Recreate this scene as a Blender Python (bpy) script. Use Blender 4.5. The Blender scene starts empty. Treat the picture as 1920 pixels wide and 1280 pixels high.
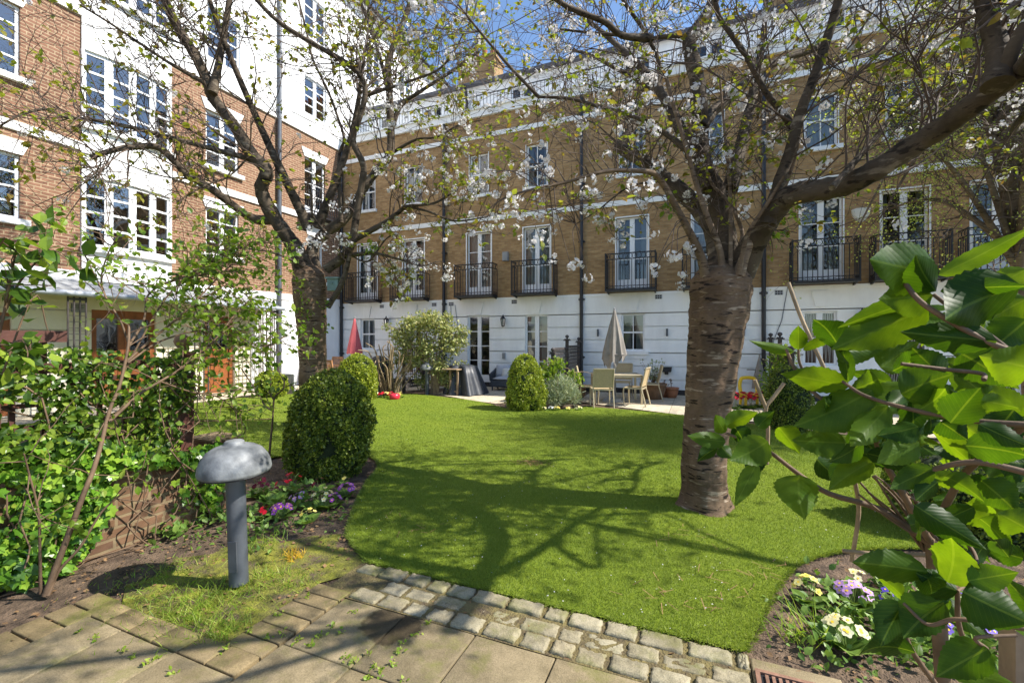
import bpy, math, random
import numpy as np
from mathutils import Vector
SC = bpy.context.scene
COL = SC.collection
RND = random.Random(7)
NR = np.random.default_rng(11)
FPX = 839.0; HOR = 636.0; CAMH = 1.6
CT, ST = 0.9229, 0.3850          # the garden's own axes: x along the rear terrace, y away from the camera

# ---------------------------------------------------------------- places
def cw(X, Z, h):
    return np.array((CT*X - ST*Z, ST*X + CT*Z, h))
def P(px, py, Z):
    return cw((px-960)/FPX*Z, Z, CAMH-(py-HOR)/FPX*Z)
def G(px, py, z=0.0):
    return P(px, py, FPX*(CAMH-z)/(py-HOR))
def proj(p):
    X = CT*p[0] + ST*p[1]; Z = -ST*p[0] + CT*p[1]
    return 960+X/Z*FPX, HOR-(p[2]-CAMH)/Z*FPX, Z
RV = 13.79      # plane of the rear terrace
LU = -13.10     # plane of the left block
def on_rear(px, v=RV):
    a = (px-960)/FPX; Z = v/(ST*a+CT); return Z*(CT*a-ST)
def on_left(px, u=LU):
    a = (px-960)/FPX; Z = u/(CT*a-ST); return Z*(ST*a+CT)
def REAR(a, h, d): return (a, RV-d, h)
def LEFT(a, h, d): return (LU+d, a, h)

# ---------------------------------------------------------------- mesh builder
class MB:
    def __init__(s):
        s.V = []; s.n = 0; s.F = []
    def add(s, verts, faces, mat=0, smooth=False):
        v = np.asarray(verts, dtype=np.float64).reshape(-1, 3)
        sizes = np.array([len(f) for f in faces], dtype=np.int64)
        idx = np.concatenate([np.asarray(f, dtype=np.int64) for f in faces]) + s.n
        s.F.append((idx, sizes, mat, smooth)); s.V.append(v); s.n += len(v)
    def arr(s, v, idx, mat=0, smooth=False):
        v = np.asarray(v).reshape(-1, 3)
        idx = np.asarray(idx)
        s.F.append((idx.reshape(-1)+s.n, np.full(len(idx), idx.shape[1]), mat, smooth)); s.V.append(v); s.n += len(v)
    def box(s, lo, hi, mat=0):
        x0, y0, z0 = lo; x1, y1, z1 = hi
        if x0 > x1: x0, x1 = x1, x0
        if y0 > y1: y0, y1 = y1, y0
        if z0 > z1: z0, z1 = z1, z0
        s.add([(x0,y0,z0),(x1,y0,z0),(x1,y1,z0),(x0,y1,z0),(x0,y0,z1),(x1,y0,z1),(x1,y1,z1),(x0,y1,z1)],
              [(0,3,2,1),(4,5,6,7),(0,1,5,4),(1,2,6,5),(2,3,7,6),(3,0,4,7)], mat)
    def mbox(s, M, a0, a1, h0, h1, d0, d1, mat=0):
        c = [M(a,h,d) for h in (h0,h1) for (a,d) in ((a0,d1),(a1,d1),(a1,d0),(a0,d0))]
        s.add(c, [(0,3,2,1),(4,5,6,7),(0,1,5,4),(1,2,6,5),(2,3,7,6),(3,0,4,7)], mat)
    def obox(s, c, ax, ay, az, mat=0):
        c = np.asarray(c, float); ax = np.asarray(ax, float); ay = np.asarray(ay, float); az = np.asarray(az, float)
        v = [c+i*ax+j*ay+k*az for k in (-1,1) for (i,j) in ((-1,-1),(1,-1),(1,1),(-1,1))]
        s.add(v, [(0,3,2,1),(4,5,6,7),(0,1,5,4),(1,2,6,5),(2,3,7,6),(3,0,4,7)], mat)
    def bar(s, p, q, w, t=None, mat=0, up=(0,0,1)):
        p = np.asarray(p, float); q = np.asarray(q, float); t = t or w
        d = q-p; L = np.linalg.norm(d); d = d/L
        u = np.asarray(up, float)
        if abs(np.dot(u, d)) > .95: u = np.array((0,1.,0))
        x = np.cross(d, u); x /= np.linalg.norm(x); y = np.cross(x, d)
        s.obox((p+q)/2, x*w/2, d*L/2, y*t/2, mat)
    def tube(s, pts, rad, sides=6, mat=0, smooth=True, cap=True):
        pts = np.asarray(pts, float); n = len(pts)
        rad = np.broadcast_to(np.asarray(rad, float), (n,))
        t = np.gradient(pts, axis=0); t /= (np.linalg.norm(t, axis=1)[:,None]+1e-9)
        ref = np.array((0.31,0.17,0.94)) if abs(t[0][2]) < .8 else np.array((0.94,0.3,0.1))
        a = np.cross(t, ref); a /= (np.linalg.norm(a, axis=1)[:,None]+1e-9); b = np.cross(t, a)
        th = np.arange(sides)*2*math.pi/sides
        ring = a[:,None,:]*np.cos(th)[None,:,None] + b[:,None,:]*np.sin(th)[None,:,None]
        v = pts[:,None,:] + ring*rad[:,None,None]
        i = np.arange(n-1)[:,None]*sides; j = np.arange(sides)[None,:]; k = (j+1) % sides
        f = np.stack([i+j, i+k, i+sides+k, i+sides+j], -1).reshape(-1,4)
        s.arr(v.reshape(-1,3), f, mat, smooth)
        if cap:
            s.add(v[-1], [tuple(range(sides))], mat); s.add(v[0], [tuple(range(sides))[::-1]], mat)
    def lathe(s, prof, c=(0,0,0), seg=24, mat=0, smooth=True, mod=None):
        c = np.asarray(c, float); th = np.arange(seg)*2*math.pi/seg
        v = np.zeros((len(prof), seg, 3))
        for i, (r, z) in enumerate(prof):
            rr = r*np.ones(seg) if mod is None else r*np.array([mod(t, i) for t in th])
            v[i,:,0] = rr*np.cos(th); v[i,:,1] = rr*np.sin(th); v[i,:,2] = z
        v += c
        i = np.arange(len(prof)-1)[:,None]*seg; j = np.arange(seg)[None,:]; k = (j+1) % seg
        s.arr(v, np.stack([i+j, i+k, i+seg+k, i+seg+j], -1).reshape(-1,4), mat, smooth)
    def prism(s, M, poly, d0, d1, mat=0):
        n = len(poly)
        v = [M(a,h,d1) for a,h in poly] + [M(a,h,d0) for a,h in poly]
        s.add(v, [tuple(range(n)), tuple(range(2*n-1, n-1, -1))] + [(i, i+n, (i+1)%n+n, (i+1)%n) for i in range(n)], mat)
    def poly(s, pts, z0, z1, mat=0):
        n = len(pts)
        v = [(p[0],p[1],z1) for p in pts] + [(p[0],p[1],z0) for p in pts]
        s.add(v, [tuple(range(n))] + [(i, i+n, (i+1)%n+n, (i+1)%n) for i in range(n)], mat)
    def build(s, name, mats, parent=None, link=True):
        me = bpy.data.meshes.new(name)
        if s.n:
            V = np.concatenate(s.V); I = np.concatenate([f[0] for f in s.F]); S = np.concatenate([f[1] for f in s.F])
            me.vertices.add(len(V)); me.vertices.foreach_set('co', V.astype(np.float32).ravel())
            me.loops.add(len(I)); me.loops.foreach_set('vertex_index', I.astype(np.int32))
            me.polygons.add(len(S)); st = np.concatenate([[0], np.cumsum(S)[:-1]])
            me.polygons.foreach_set('loop_start', st.astype(np.int32))
            mi = np.concatenate([np.full(len(f[1]), f[2]) for f in s.F]); sm = np.concatenate([np.full(len(f[1]), f[3]) for f in s.F])
            me.polygons.foreach_set('material_index', mi.astype(np.int32))
            me.polygons.foreach_set('use_smooth', sm.astype(bool))
            me.update(calc_edges=True); me.validate()
        if not isinstance(mats, (list, tuple)): mats = [mats]
        for m in mats: me.materials.append(m)
        o = bpy.data.objects.new(name, me); COL.objects.link(o)
        if parent is not None:
            o.parent = parent
            if parent.type == 'EMPTY' and not parent.get('_local'):
                o.location = -Vector(parent.location)
        return o

def tag(o, label=None, cat=None, group=None, kind=None):
    if label: o['label'] = label
    if cat: o['category'] = cat
    if group: o['group'] = group
    if kind: o['kind'] = kind
    return o
def thing(name, label, cat, loc=(0,0,0), group=None, local=False, rz=0):
    o = bpy.data.objects.new(name, None); COL.objects.link(o); o.empty_display_size = .1
    o.location = loc; o.rotation_euler = (0,0,rz)
    if local: LOCALS[o] = 1; o['_local'] = 1
    return tag(o, label, cat, group)
LOCALS = {}
def copy_tree(o, parent=None):
    c = o.copy(); COL.objects.link(c)
    if parent is not None: c.parent = parent
    for ch in list(o.children): copy_tree(ch, c)
    return c
def place_copy(o, loc, rz, label):
    c = copy_tree(o); c.location = loc; c.rotation_euler = (0,0,rz); c['label'] = label
    return c

# ---------------------------------------------------------------- curves, scatter
def smooth_path(pts, sub=4):
    pts = np.asarray(pts, float); n = len(pts)
    if n < 3: return np.array([pts[0]+(pts[-1]-pts[0])*t for t in np.linspace(0,1,sub+1)])
    ext = np.vstack([2*pts[0]-pts[1], pts, 2*pts[-1]-pts[-2]]); out = []
    for i in range(n-1):
        p0,p1,p2,p3 = ext[i:i+4]
        for t in np.arange(sub)/sub:
            out.append(.5*((2*p1)+(-p0+p2)*t+(2*p0-5*p1+4*p2-p3)*t*t+(-p0+3*p1-3*p2+p3)*t**3))
    out.append(pts[-1]); return np.array(out)
def nrm(v):
    return v/(np.linalg.norm(v, axis=-1, keepdims=True)+1e-9)
def rdir(n):
    return nrm(NR.normal(size=(n,3)))
def scatter(mb, tpl, pos, ydir, zdir, scale, mat=0, smooth=False):
    tv, tf = tpl; tv = np.asarray(tv, float)
    pos = np.asarray(pos, float).reshape(-1,3); N = len(pos)
    if N == 0: return
    y = nrm(np.broadcast_to(ydir, (N,3))); z = np.broadcast_to(zdir, (N,3))
    z = z - (z*y).sum(1, keepdims=True)*y; z = nrm(z + 1e-6); x = np.cross(y, z)
    sc = np.broadcast_to(np.asarray(scale, float).reshape(-1,1) if np.ndim(scale) < 2 else scale, (N,3) if np.ndim(scale) == 2 else (N,1))
    if sc.shape[1] == 1: sc = np.repeat(sc, 3, 1)
    L = tv[None,:,:]*sc[:,None,:]
    v = pos[:,None,:] + L[...,0:1]*x[:,None,:] + L[...,1:2]*y[:,None,:] + L[...,2:3]*z[:,None,:]
    k = len(tv)
    by = {}
    for f in tf: by.setdefault(len(f), []).append(f)
    base = mb.n; first = True
    for sz, fs in by.items():
        fa = np.asarray(fs)
        idx = (fa[None,:,:] + (np.arange(N)*k)[:,None,None]).reshape(-1, sz)
        if first: mb.arr(v.reshape(-1,3), idx, mat, smooth); first = False
        else: mb.F.append((idx.reshape(-1)+base, np.full(len(idx), sz), mat, smooth))
LEAF = ([(0,0,0),(-.30,.42,.07),(.30,.42,.07),(0,1,-.08),(0,.42,0)], [(0,4,1),(0,2,4),(1,4,3),(4,2,3)])
LEAFW = ([(0,0,0),(-.30,.3,.06),(.30,.3,.06),(0,.3,0),(-.27,.62,.03),(.27,.62,.03),(0,.62,-.02),(0,1,-.12)],
         [(0,3,1),(0,2,3),(1,3,6,4),(3,2,5,6),(4,6,7),(6,5,7)])
LEAFS = ([(0,0,0),(-.36,.5,.04),(.36,.5,.04),(0,1,0)], [(0,2,3,1)])
IVY = ([(0,.18,0),(-.16,0,.0),(-.46,.1,.05),(-.37,.33,.04),(-.47,.60,.06),(-.26,.66,.03),(0,1,-.06),(.26,.66,.03),(.47,.60,.06),(.37,.33,.04),(.46,.1,.05),(.16,0,0),(0,.5,-.01)],
       [(0,12,3,2),(0,2,1),(12,5,4,3),(12,6,5),(12,7,6),(12,9,8,7),(0,10,9,12),(0,11,10)])
BLADE = ([(-.5,0,0),(.5,0,0),(0,1,0.25)], [(0,1,2)])
BLADE2 = ([(-.5,0,0),(.5,0,0),(-.38,.5,.06),(.38,.5,.06),(0,1,.32)], [(0,1,3,2),(2,3,4)])
def flower_tpl(n=5, cup=.25, w=.42):
    v = [(0,0,0)]; f = []
    for i in range(n):
        a = 2*math.pi*i/n
        c, s_ = math.cos(a), math.sin(a)
        for (r, t, z) in ((.55,-w,cup*.5),(1,-w*.35,cup),(1,w*.35,cup),(.55,w,cup*.5)):
            v.append((r*c - t*s_, z, r*s_ + t*c))
        b = 1+4*i; f.append((0,b,b+1,b+2,b+3))
    return (v, f)        # faces along +y
FLOWER = flower_tpl()

# ---------------------------------------------------------------- materials
def newmat(name):
    m = bpy.data.materials.new(name); m.use_nodes = True
    nt = m.node_tree; return m, nt, nt.nodes, nt.links, nt.nodes['Principled BSDF']
def ramp(N, L, fac, stops):
    r = N.new('ShaderNodeValToRGB')
    while len(r.color_ramp.elements) < len(stops): r.color_ramp.elements.new(.5)
    for e, (p, c) in zip(r.color_ramp.elements, stops):
        e.position = p; e.color = (*c, 1)
    L.new(fac, r.inputs[0]); return r.outputs[0]
def noise(N, L, vec, scale, detail=4, rough=.55, dist=0):
    n = N.new('ShaderNodeTexNoise'); n.inputs['Scale'].default_value = scale; n.inputs['Detail'].default_value = detail
    n.inputs['Roughness'].default_value = rough; n.inputs['Distortion'].default_value = dist
    if vec is not None: L.new(vec, n.inputs['Vector'])
    return n
def objco(N): return N.new('ShaderNodeTexCoord').outputs['Object']
def mapping(N, L, vec, scale=(1,1,1), rot=(0,0,0)):
    m = N.new('ShaderNodeMapping'); m.inputs['Scale'].default_value = scale; m.inputs['Rotation'].default_value = rot
    L.new(vec, m.inputs['Vector']); return m.outputs[0]
def bump(N, L, B, h, strength=.3, dist=.02):
    b = N.new('ShaderNodeBump'); b.inputs['Strength'].default_value = strength; b.inputs['Distance'].default_value = dist
    L.new(h, b.inputs['Height']); L.new(b.outputs[0], B.inputs['Normal'])
def mixc(N, L, fac, a, b, mode='MIX'):
    m = N.new('ShaderNodeMix'); m.data_type = 'RGBA'; m.blend_type = mode
    for sock, val in ((m.inputs[0], fac), (m.inputs[6], a), (m.inputs[7], b)):
        if hasattr(val, 'links'): L.new(val, sock)
        else: sock.default_value = val if not isinstance(val, tuple) else (*val, 1)
    return m.outputs[2]
def scl(c, k): return tuple(min(1, x*k) for x in c)
def pm(name, c, rough=.7, var=.25, scale=3, bmp=.15, bscale=40, metal=0, spec=.4, c2=None, bdist=.01):
    m, nt, N, L, B = newmat(name)
    co = objco(N); n = noise(N, L, co, scale, 5)
    col = ramp(N, L, n.outputs[0], [(.3, scl(c, 1-var)), (.7, c2 or scl(c, 1+var*.6))])
    L.new(col, B.inputs['Base Color']); B.inputs['Roughness'].default_value = rough; B.inputs['Metallic'].default_value = metal
    B.inputs['Specular IOR Level'].default_value = spec
    if bmp: bump(N, L, B, noise(N, L, co, bscale, 4).outputs[0], bmp, bdist)
    return m
def leafmat(name, c1, c2, trans=.4, rough=.45, c3=None, tcol=None):
    m, nt, N, L, B = newmat(name)
    g = N.new('ShaderNodeNewGeometry')
    st = [(0, c1), (1, c2)] if c3 is None else [(0, c1), (.55, c2), (1, c3)]
    col = ramp(N, L, g.outputs['Random Per Island'], st)
    L.new(col, B.inputs['Base Color']); B.inputs['Roughness'].default_value = rough
    B.inputs['Specular IOR Level'].default_value = .35
    t = N.new('ShaderNodeBsdfTranslucent'); mx = N.new('ShaderNodeMixShader'); mx.inputs[0].default_value = trans
    L.new(mixc(N, L, .5, col, tcol, 'MIX') if tcol else mixc(N, L, 1.0, col, (1.35,1.35,.7), 'MULTIPLY'), t.inputs[0])
    L.new(B.outputs[0], mx.inputs[1]); L.new(t.outputs[0], mx.inputs[2])
    L.new(mx.outputs[0], N['Material Output'].inputs[0]); return m
def brickmat(name, c1, c2, mortar, axis, bw=.225, bh=.075, ms=.009, dirt=.25):
    m, nt, N, L, B = newmat(name)
    co = objco(N); sp = N.new('ShaderNodeSeparateXYZ'); L.new(co, sp.inputs[0])
    cb = N.new('ShaderNodeCombineXYZ')
    ad = N.new('ShaderNodeMath'); ad.operation = 'ADD'; L.new(sp.outputs[0], ad.inputs[0]); L.new(sp.outputs[1], ad.inputs[1])
    L.new(ad.outputs[0], cb.inputs[0]); L.new(sp.outputs[2], cb.inputs[1])
    b = N.new('ShaderNodeTexBrick'); L.new(cb.outputs[0], b.inputs['Vector'])
    b.inputs['Scale'].default_value = 1; b.inputs['Brick Width'].default_value = bw; b.inputs['Row Height'].default_value = bh
    b.inputs['Mortar Size'].default_value = ms; b.inputs['Mortar Smooth'].default_value = .2; b.inputs['Bias'].default_value = -.1
    b.inputs['Color1'].default_value = (*c1, 1); b.inputs['Color2'].default_value = (*c2, 1); b.inputs['Mortar'].default_value = (*mortar, 1)
    n = noise(N, L, co, 1.1, 6, .6); n2 = noise(N, L, mapping(N, L, cb.outputs[0], (4.4,13,1)), 1, 2)
    d = ramp(N, L, n.outputs[0], [(.25, (1-dirt,)*3), (.75, (1.0,)*3)])
    d2 = ramp(N, L, n2.outputs[0], [(.3, (.72,.7,.68)), (.7, (1.0,1.0,1.0))])
    col = mixc(N, L, 1.0, mixc(N, L, 1.0, b.outputs[0], d, 'MULTIPLY'), d2, 'MULTIPLY')
    L.new(col, B.inputs['Base Color']); B.inputs['Roughness'].default_value = .9; B.inputs['Specular IOR Level'].default_value = .2
    iv = N.new('ShaderNodeMath'); iv.operation = 'SUBTRACT'; iv.inputs[0].default_value = 1; L.new(b.outputs['Fac'], iv.inputs[1])
    n3 = noise(N, L, co, 60, 3); a2 = N.new('ShaderNodeMath'); a2.operation = 'MULTIPLY_ADD'; a2.inputs[1].default_value = .35
    L.new(n3.outputs[0], a2.inputs[0]); L.new(iv.outputs[0], a2.inputs[2])
    bump(N, L, B, a2.outputs[0], .5, .008); return m
def glassmat(name, ior=1.6, tint=(.75,.8,.82)):
    m, nt, N, L, B = newmat(name); N.remove(B)
    t = N.new('ShaderNodeBsdfTransparent'); t.inputs[0].default_value = (*tint, 1)
    g = N.new('ShaderNodeBsdfGlossy'); g.inputs['Roughness'].default_value = .02; g.inputs[0].default_value = (1,1,1,1)
    f = N.new('ShaderNodeFresnel'); f.inputs[0].default_value = ior
    bp = N.new('ShaderNodeBump'); bp.inputs['Strength'].default_value = .06; bp.inputs['Distance'].default_value = .05
    L.new(noise(N, L, objco(N), 2.2, 1).outputs[0], bp.inputs['Height']); L.new(bp.outputs[0], g.inputs['Normal'])
    x = N.new('ShaderNodeMixShader'); L.new(f.outputs[0], x.inputs[0]); L.new(t.outputs[0], x.inputs[1]); L.new(g.outputs[0], x.inputs[2])
    L.new(x.outputs[0], N['Material Output'].inputs[0]); return m
def stucco(name, c, streak=.12):
    m, nt, N, L, B = newmat(name); co = objco(N)
    n = noise(N, L, mapping(N, L, co, (1.3,1.3,.35)), 1.5, 6, .65)
    col = ramp(N, L, n.outputs[0], [(.25, scl(c, 1-streak)), (.6, c)])
    L.new(col, B.inputs['Base Color']); B.inputs['Roughness'].default_value = .75; B.inputs['Specular IOR Level'].default_value = .3
    bump(N, L, B, noise(N, L, co, 90, 4).outputs[0], .15, .004); return m
def barkmat(name, c_dark, c_mid, c_light, ring=26, rs=.6):
    m, nt, N, L, B = newmat(name); co = objco(N)
    n1 = noise(N, L, mapping(N, L, co, (5.0,5.0,ring*1.15)), 1, 4, .6, .35)      # horizontal lenticels
    n2 = noise(N, L, co, 3.0, 5, .6)
    a = ramp(N, L, n1.outputs[0], [(.37, c_dark), (.425, c_mid), (.58, scl(c_mid,.8)), (.66, c_light)])
    d = ramp(N, L, n2.outputs[0], [(.32, (.45,.43,.40)), (.62, (1,1,1))])
    L.new(mixc(N, L, 1.0, a, d, 'MULTIPLY'), B.inputs['Base Color']); B.inputs['Roughness'].default_value = .85
    B.inputs['Specular IOR Level'].default_value = .25
    n3 = noise(N, L, mapping(N, L, co, (9,9,ring*1.6)), 1.3, 6, .7)
    bump(N, L, B, n3.outputs[0], .75, .02*rs); return m

M = {}
M['brick_red'] = brickmat('red_brick', (.315,.168,.108), (.22,.112,.074), (.46,.345,.22), 'y', ms=.011, dirt=.2)
M['brick_brown'] = brickmat('stock_brick', (.55,.355,.175), (.385,.23,.108), (.42,.30,.17), 'x', dirt=.3)
M['brick_low'] = brickmat('wall_brick', (.25,.145,.08), (.15,.085,.055), (.30,.225,.13), 'y', ms=.012, dirt=.4)
M['white'] = stucco('white_render', (.87,.87,.86), .16)
M['cream'] = stucco('cream_render', (.72,.66,.50))
M['wpaint'] = pm('white_gloss_paint', (.80,.81,.82), .35, .05, 2, 0)
M['glass'] = glassmat('window_glass', 1.85)
M['glass_sky'] = glassmat('window_glass_blue', 2.7, (.4,.46,.52))
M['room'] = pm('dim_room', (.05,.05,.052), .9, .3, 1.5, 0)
M['curtain'] = pm('net_curtain', (.55,.56,.55), .9, .2, 2, 0)
M['blind'] = pm('roller_blind', (.62,.60,.54), .9, .08, 2, 0)
M['lead'] = pm('lead_sheet', (.27,.28,.29), .5, .2, 3, .1, 20)
M['gutter'] = pm('grey_gutter', (.33,.36,.41), .45, .15, 3, 0)
M['iron'] = pm('black_iron', (.018,.018,.021), .45, .3, 8, .1, 60)
M['pipe'] = pm('black_pipe', (.022,.022,.026), .35, .2, 2, 0)
M['slate'] = pm('roof_slate', (.10,.10,.115), .6, .3, 4, .2, 25)
M['door'] = pm('varnished_wood', (.25,.085,.028), .4, .3, 6, .05, 30)
M['metal'] = pm('bollard_metal', (.125,.135,.14), .55, .5, 9, .25, 45, metal=.1, c2=(.26,.27,.27))
M['post_metal'] = pm('post_metal', (.095,.105,.12), .45, .25, 5, .1, 45, metal=.2)
M['fence'] = pm('brown_stain', (.085,.030,.020), .65, .35, 9, .2, 50)
M['darkwood'] = pm('dark_trellis', (.06,.05,.047), .7, .3, 6, .1, 40)
M['teak'] = pm('teak', (.40,.20,.095), .6, .3, 8, .1, 40)
M['terra'] = pm('terracotta', (.42,.17,.085), .85, .3, 6, .15, 40)
M['aged_terra'] = pm('aged_terracotta', (.26,.15,.085), .9, .4, 5, .2, 30)
M['alu'] = pm('champagne_frame', (.50,.42,.27), .4, .1, 4, 0, metal=.2)
M['sling'] = pm('sling_fabric', (.47,.36,.20), .8, .12, 30, .1, 200)
M['table_top'] = pm('table_slats', (.52,.44,.30), .55, .15, 10, .1, 60)
M['grey_cloth'] = pm('taupe_parasol', (.25,.225,.195), .9, .2, 5, .1, 60)
M['red_cloth'] = pm('faded_red_parasol', (.60,.13,.14), .85, .15, 3, .05, 60)
M['black_cover'] = pm('black_cover', (.045,.05,.06), .45, .35, 5, .2, 12)
M['wicker'] = pm('dark_wicker', (.07,.075,.085), .7, .3, 40, .4, 90)
M['cushion'] = pm('grey_cushion', (.42,.43,.46), .9, .1, 6, .05, 60)
M['yellow'] = pm('yellow_plastic', (.85,.55,.02), .35, .08, 3, 0)
M['soil'] = pm('soil', (.105,.070,.045), .95, .5, 9, .9, 55, c2=(.19,.13,.085), bdist=.03)
M['wood_grey'] = pm('weathered_timber', (.30,.21,.13), .8, .35, 7, .3, 40)
M['greyboard'] = pm('grey_board', (.42,.43,.46), .7, .15, 5, .1, 40)
M['bark'] = barkmat('cherry_bark', (.024,.015,.010), (.185,.122,.075), (.40,.31,.22))
M['limb'] = barkmat('limb_bark', (.030,.022,.015), (.105,.080,.055), (.23,.19,.14), ring=12, rs=.5)
M['shoot'] = barkmat('young_bark', (.09,.06,.04), (.23,.165,.11), (.38,.30,.22), ring=20, rs=.3)
M['twig'] = pm('twig', (.10,.070,.052), .8, .4, 6, 0)
M['stem_tan'] = pm('tan_stem', (.30,.22,.13), .8, .4, 12, .2, 60)
M['stem_brown'] = pm('brown_stem', (.15,.095,.055), .75, .4, 14, .2, 60)
M['stem_green'] = pm('green_stem', (.13,.20,.04), .5, .2, 8, 0)
M['blossom'] = leafmat('blossom', (.66,.63,.62), (.80,.78,.77), .35, .6, tcol=(.88,.86,.84))
M['cherry_leaf'] = leafmat('young_cherry_leaf', (.15,.20,.025), (.27,.30,.04), .5, .45, (.22,.13,.045))
M['box'] = leafmat('box_leaf', (.035,.065,.010), (.12,.175,.020), .25, .38, (.32,.37,.05))
M['box_light'] = leafmat('box_leaf_light', (.14,.20,.018), (.27,.33,.03), .3, .4, (.40,.43,.06))
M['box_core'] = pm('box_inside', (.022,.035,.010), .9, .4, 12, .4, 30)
M['ivy'] = leafmat('ivy_leaf', (.04,.11,.012), (.12,.26,.022), .3, .3, (.27,.40,.045))
M['honey'] = leafmat('climber_leaf', (.025,.06,.008), (.08,.16,.016), .35, .33, (.26,.35,.04))
M['rose'] = leafmat('rose_leaf', (.08,.15,.015), (.16,.26,.025), .45, .4, (.29,.37,.05))
M['pale_leaf'] = leafmat('pale_leaf', (.28,.36,.07), (.42,.48,.12), .6, .45, (.46,.50,.18))
M['varieg'] = leafmat('variegated_leaf', (.14,.19,.06), (.32,.35,.12), .3, .45, (.52,.48,.22))
M['lav'] = leafmat('lavender_leaf', (.22,.27,.17), (.33,.38,.25), .2, .6, (.42,.44,.22))
M['prim_leaf'] = leafmat('primrose_leaf', (.06,.13,.02), (.14,.24,.04), .3, .45, (.20,.30,.06))
M['deadleaf'] = leafmat('dead_leaf', (.20,.11,.05), (.34,.21,.10), .2, .8, (.12,.07,.04))
def patchy(m, s1, s2, lo, hi):
    nt = m.node_tree; N, L = nt.nodes, nt.links; B = N['Principled BSDF']; src = B.inputs['Base Color'].links[0].from_socket; co = objco(N)
    f = mixc(N, L, 1.0, ramp(N, L, noise(N, L, co, s1, 4, .6).outputs[0], [(.33, lo), (.66, hi)]), ramp(N, L, noise(N, L, co, s2, 5, .65).outputs[0], [(.3, (.74,.76,.74)), (.65, (1.05,1.04,1.0))]), 'MULTIPLY')
    L.new(mixc(N, L, 1.0, src, f, 'MULTIPLY'), B.inputs['Base Color'])
M['grass'] = leafmat('turf_blade', (.125,.195,.020), (.185,.262,.030), .3, .6, (.30,.36,.07))
patchy(M['grass'], .55, 5.0, (.78,.86,.72), (1.25,1.08,1.35))
M['wildgrass'] = leafmat('wild_grass', (.14,.25,.02), (.26,.38,.04), .45, .45, (.42,.46,.10))
for n_, a_, b_ in (('purple',(.32,.05,.42),(.50,.14,.62)), ('red',(.42,.005,.02),(.62,.015,.04)), ('yellow',(.80,.66,.12),(.85,.78,.35)),
                   ('cream',(.80,.72,.36),(.85,.82,.58)), ('lilac',(.52,.28,.62),(.66,.45,.72)), ('blue',(.11,.07,.55),(.25,.16,.70)), ('white',(.75,.75,.70),(.85,.85,.80)),
                   ('maroon',(.10,.006,.02),(.20,.02,.045))):
    M['fl_'+n_] = leafmat(n_+'_petal', a_, b_, .3, .6, tcol=b_)
M['eye'] = pm('flower_eye', (.85,.55,.03), .7, .1, 5, 0)
# ---------------------------------------------------------------- camera, sky, sun
cam = bpy.data.cameras.new('camera'); co_ = bpy.data.objects.new('camera', cam); COL.objects.link(co_)
co_.location = (0,0,CAMH); co_.rotation_euler = (math.radians(90), 0, math.atan2(ST, CT))
cam.sensor_width = 36; cam.lens = FPX/1920*36; cam.shift_y = (HOR-640)/1920; cam.clip_start = .05; cam.clip_end = 2000
SC.camera = co_
SUN_AZ = math.radians(12.5); SUN_EL = math.radians(45)
w = bpy.data.worlds.new('World'); SC.world = w; w.use_nodes = True
N, L = w.node_tree.nodes, w.node_tree.links
sky = N.new('ShaderNodeTexSky'); sky.sky_type = 'NISHITA'; sky.sun_disc = False
sky.sun_elevation = SUN_EL; sky.sun_rotation = math.pi/2-SUN_AZ; sky.air_density = 1.0; sky.dust_density = .25; sky.ozone_density = 3.5
tc = N.new('ShaderNodeTexCoord'); mp = N.new('ShaderNodeMapping'); mp.inputs['Scale'].default_value = (1.2,1.2,3.2); L.new(tc.outputs['Generated'], mp.inputs[0])
cn = noise(N, L, mp.outputs[0], 2.3, 8, .62, .4)
cf = ramp(N, L, cn.outputs[0], [(.60, (0,0,0)), (.9, (.8,.8,.8))])
skc = mixc(N, L, cf, sky.outputs[0], (6.5,6.8,7.2))
L.new(skc, N['Background'].inputs[0]); N['Background'].inputs[1].default_value = .14
sl = bpy.data.lights.new('sun', 'SUN'); sl.energy = 4.9; sl.angle = math.radians(.55); sl.color = (1,.945,.86)
so = bpy.data.objects.new('sun', sl); COL.objects.link(so)
sd = Vector((math.cos(SUN_EL)*math.cos(SUN_AZ), math.cos(SUN_EL)*math.sin(SUN_AZ), math.sin(SUN_EL)))
so.rotation_euler = sd.to_track_quat('Z','Y').to_euler(); so.location = (20,5,25)
SC.view_settings.view_transform = 'Standard'; SC.view_settings.look = 'None'; SC.view_settings.exposure = .93; SC.view_settings.gamma = 1
SC.cycles.max_bounces = 7; SC.cycles.transparent_max_bounces = 12; SC.cycles.diffuse_bounces = 4
SC.cycles.use_denoising = True

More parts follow.
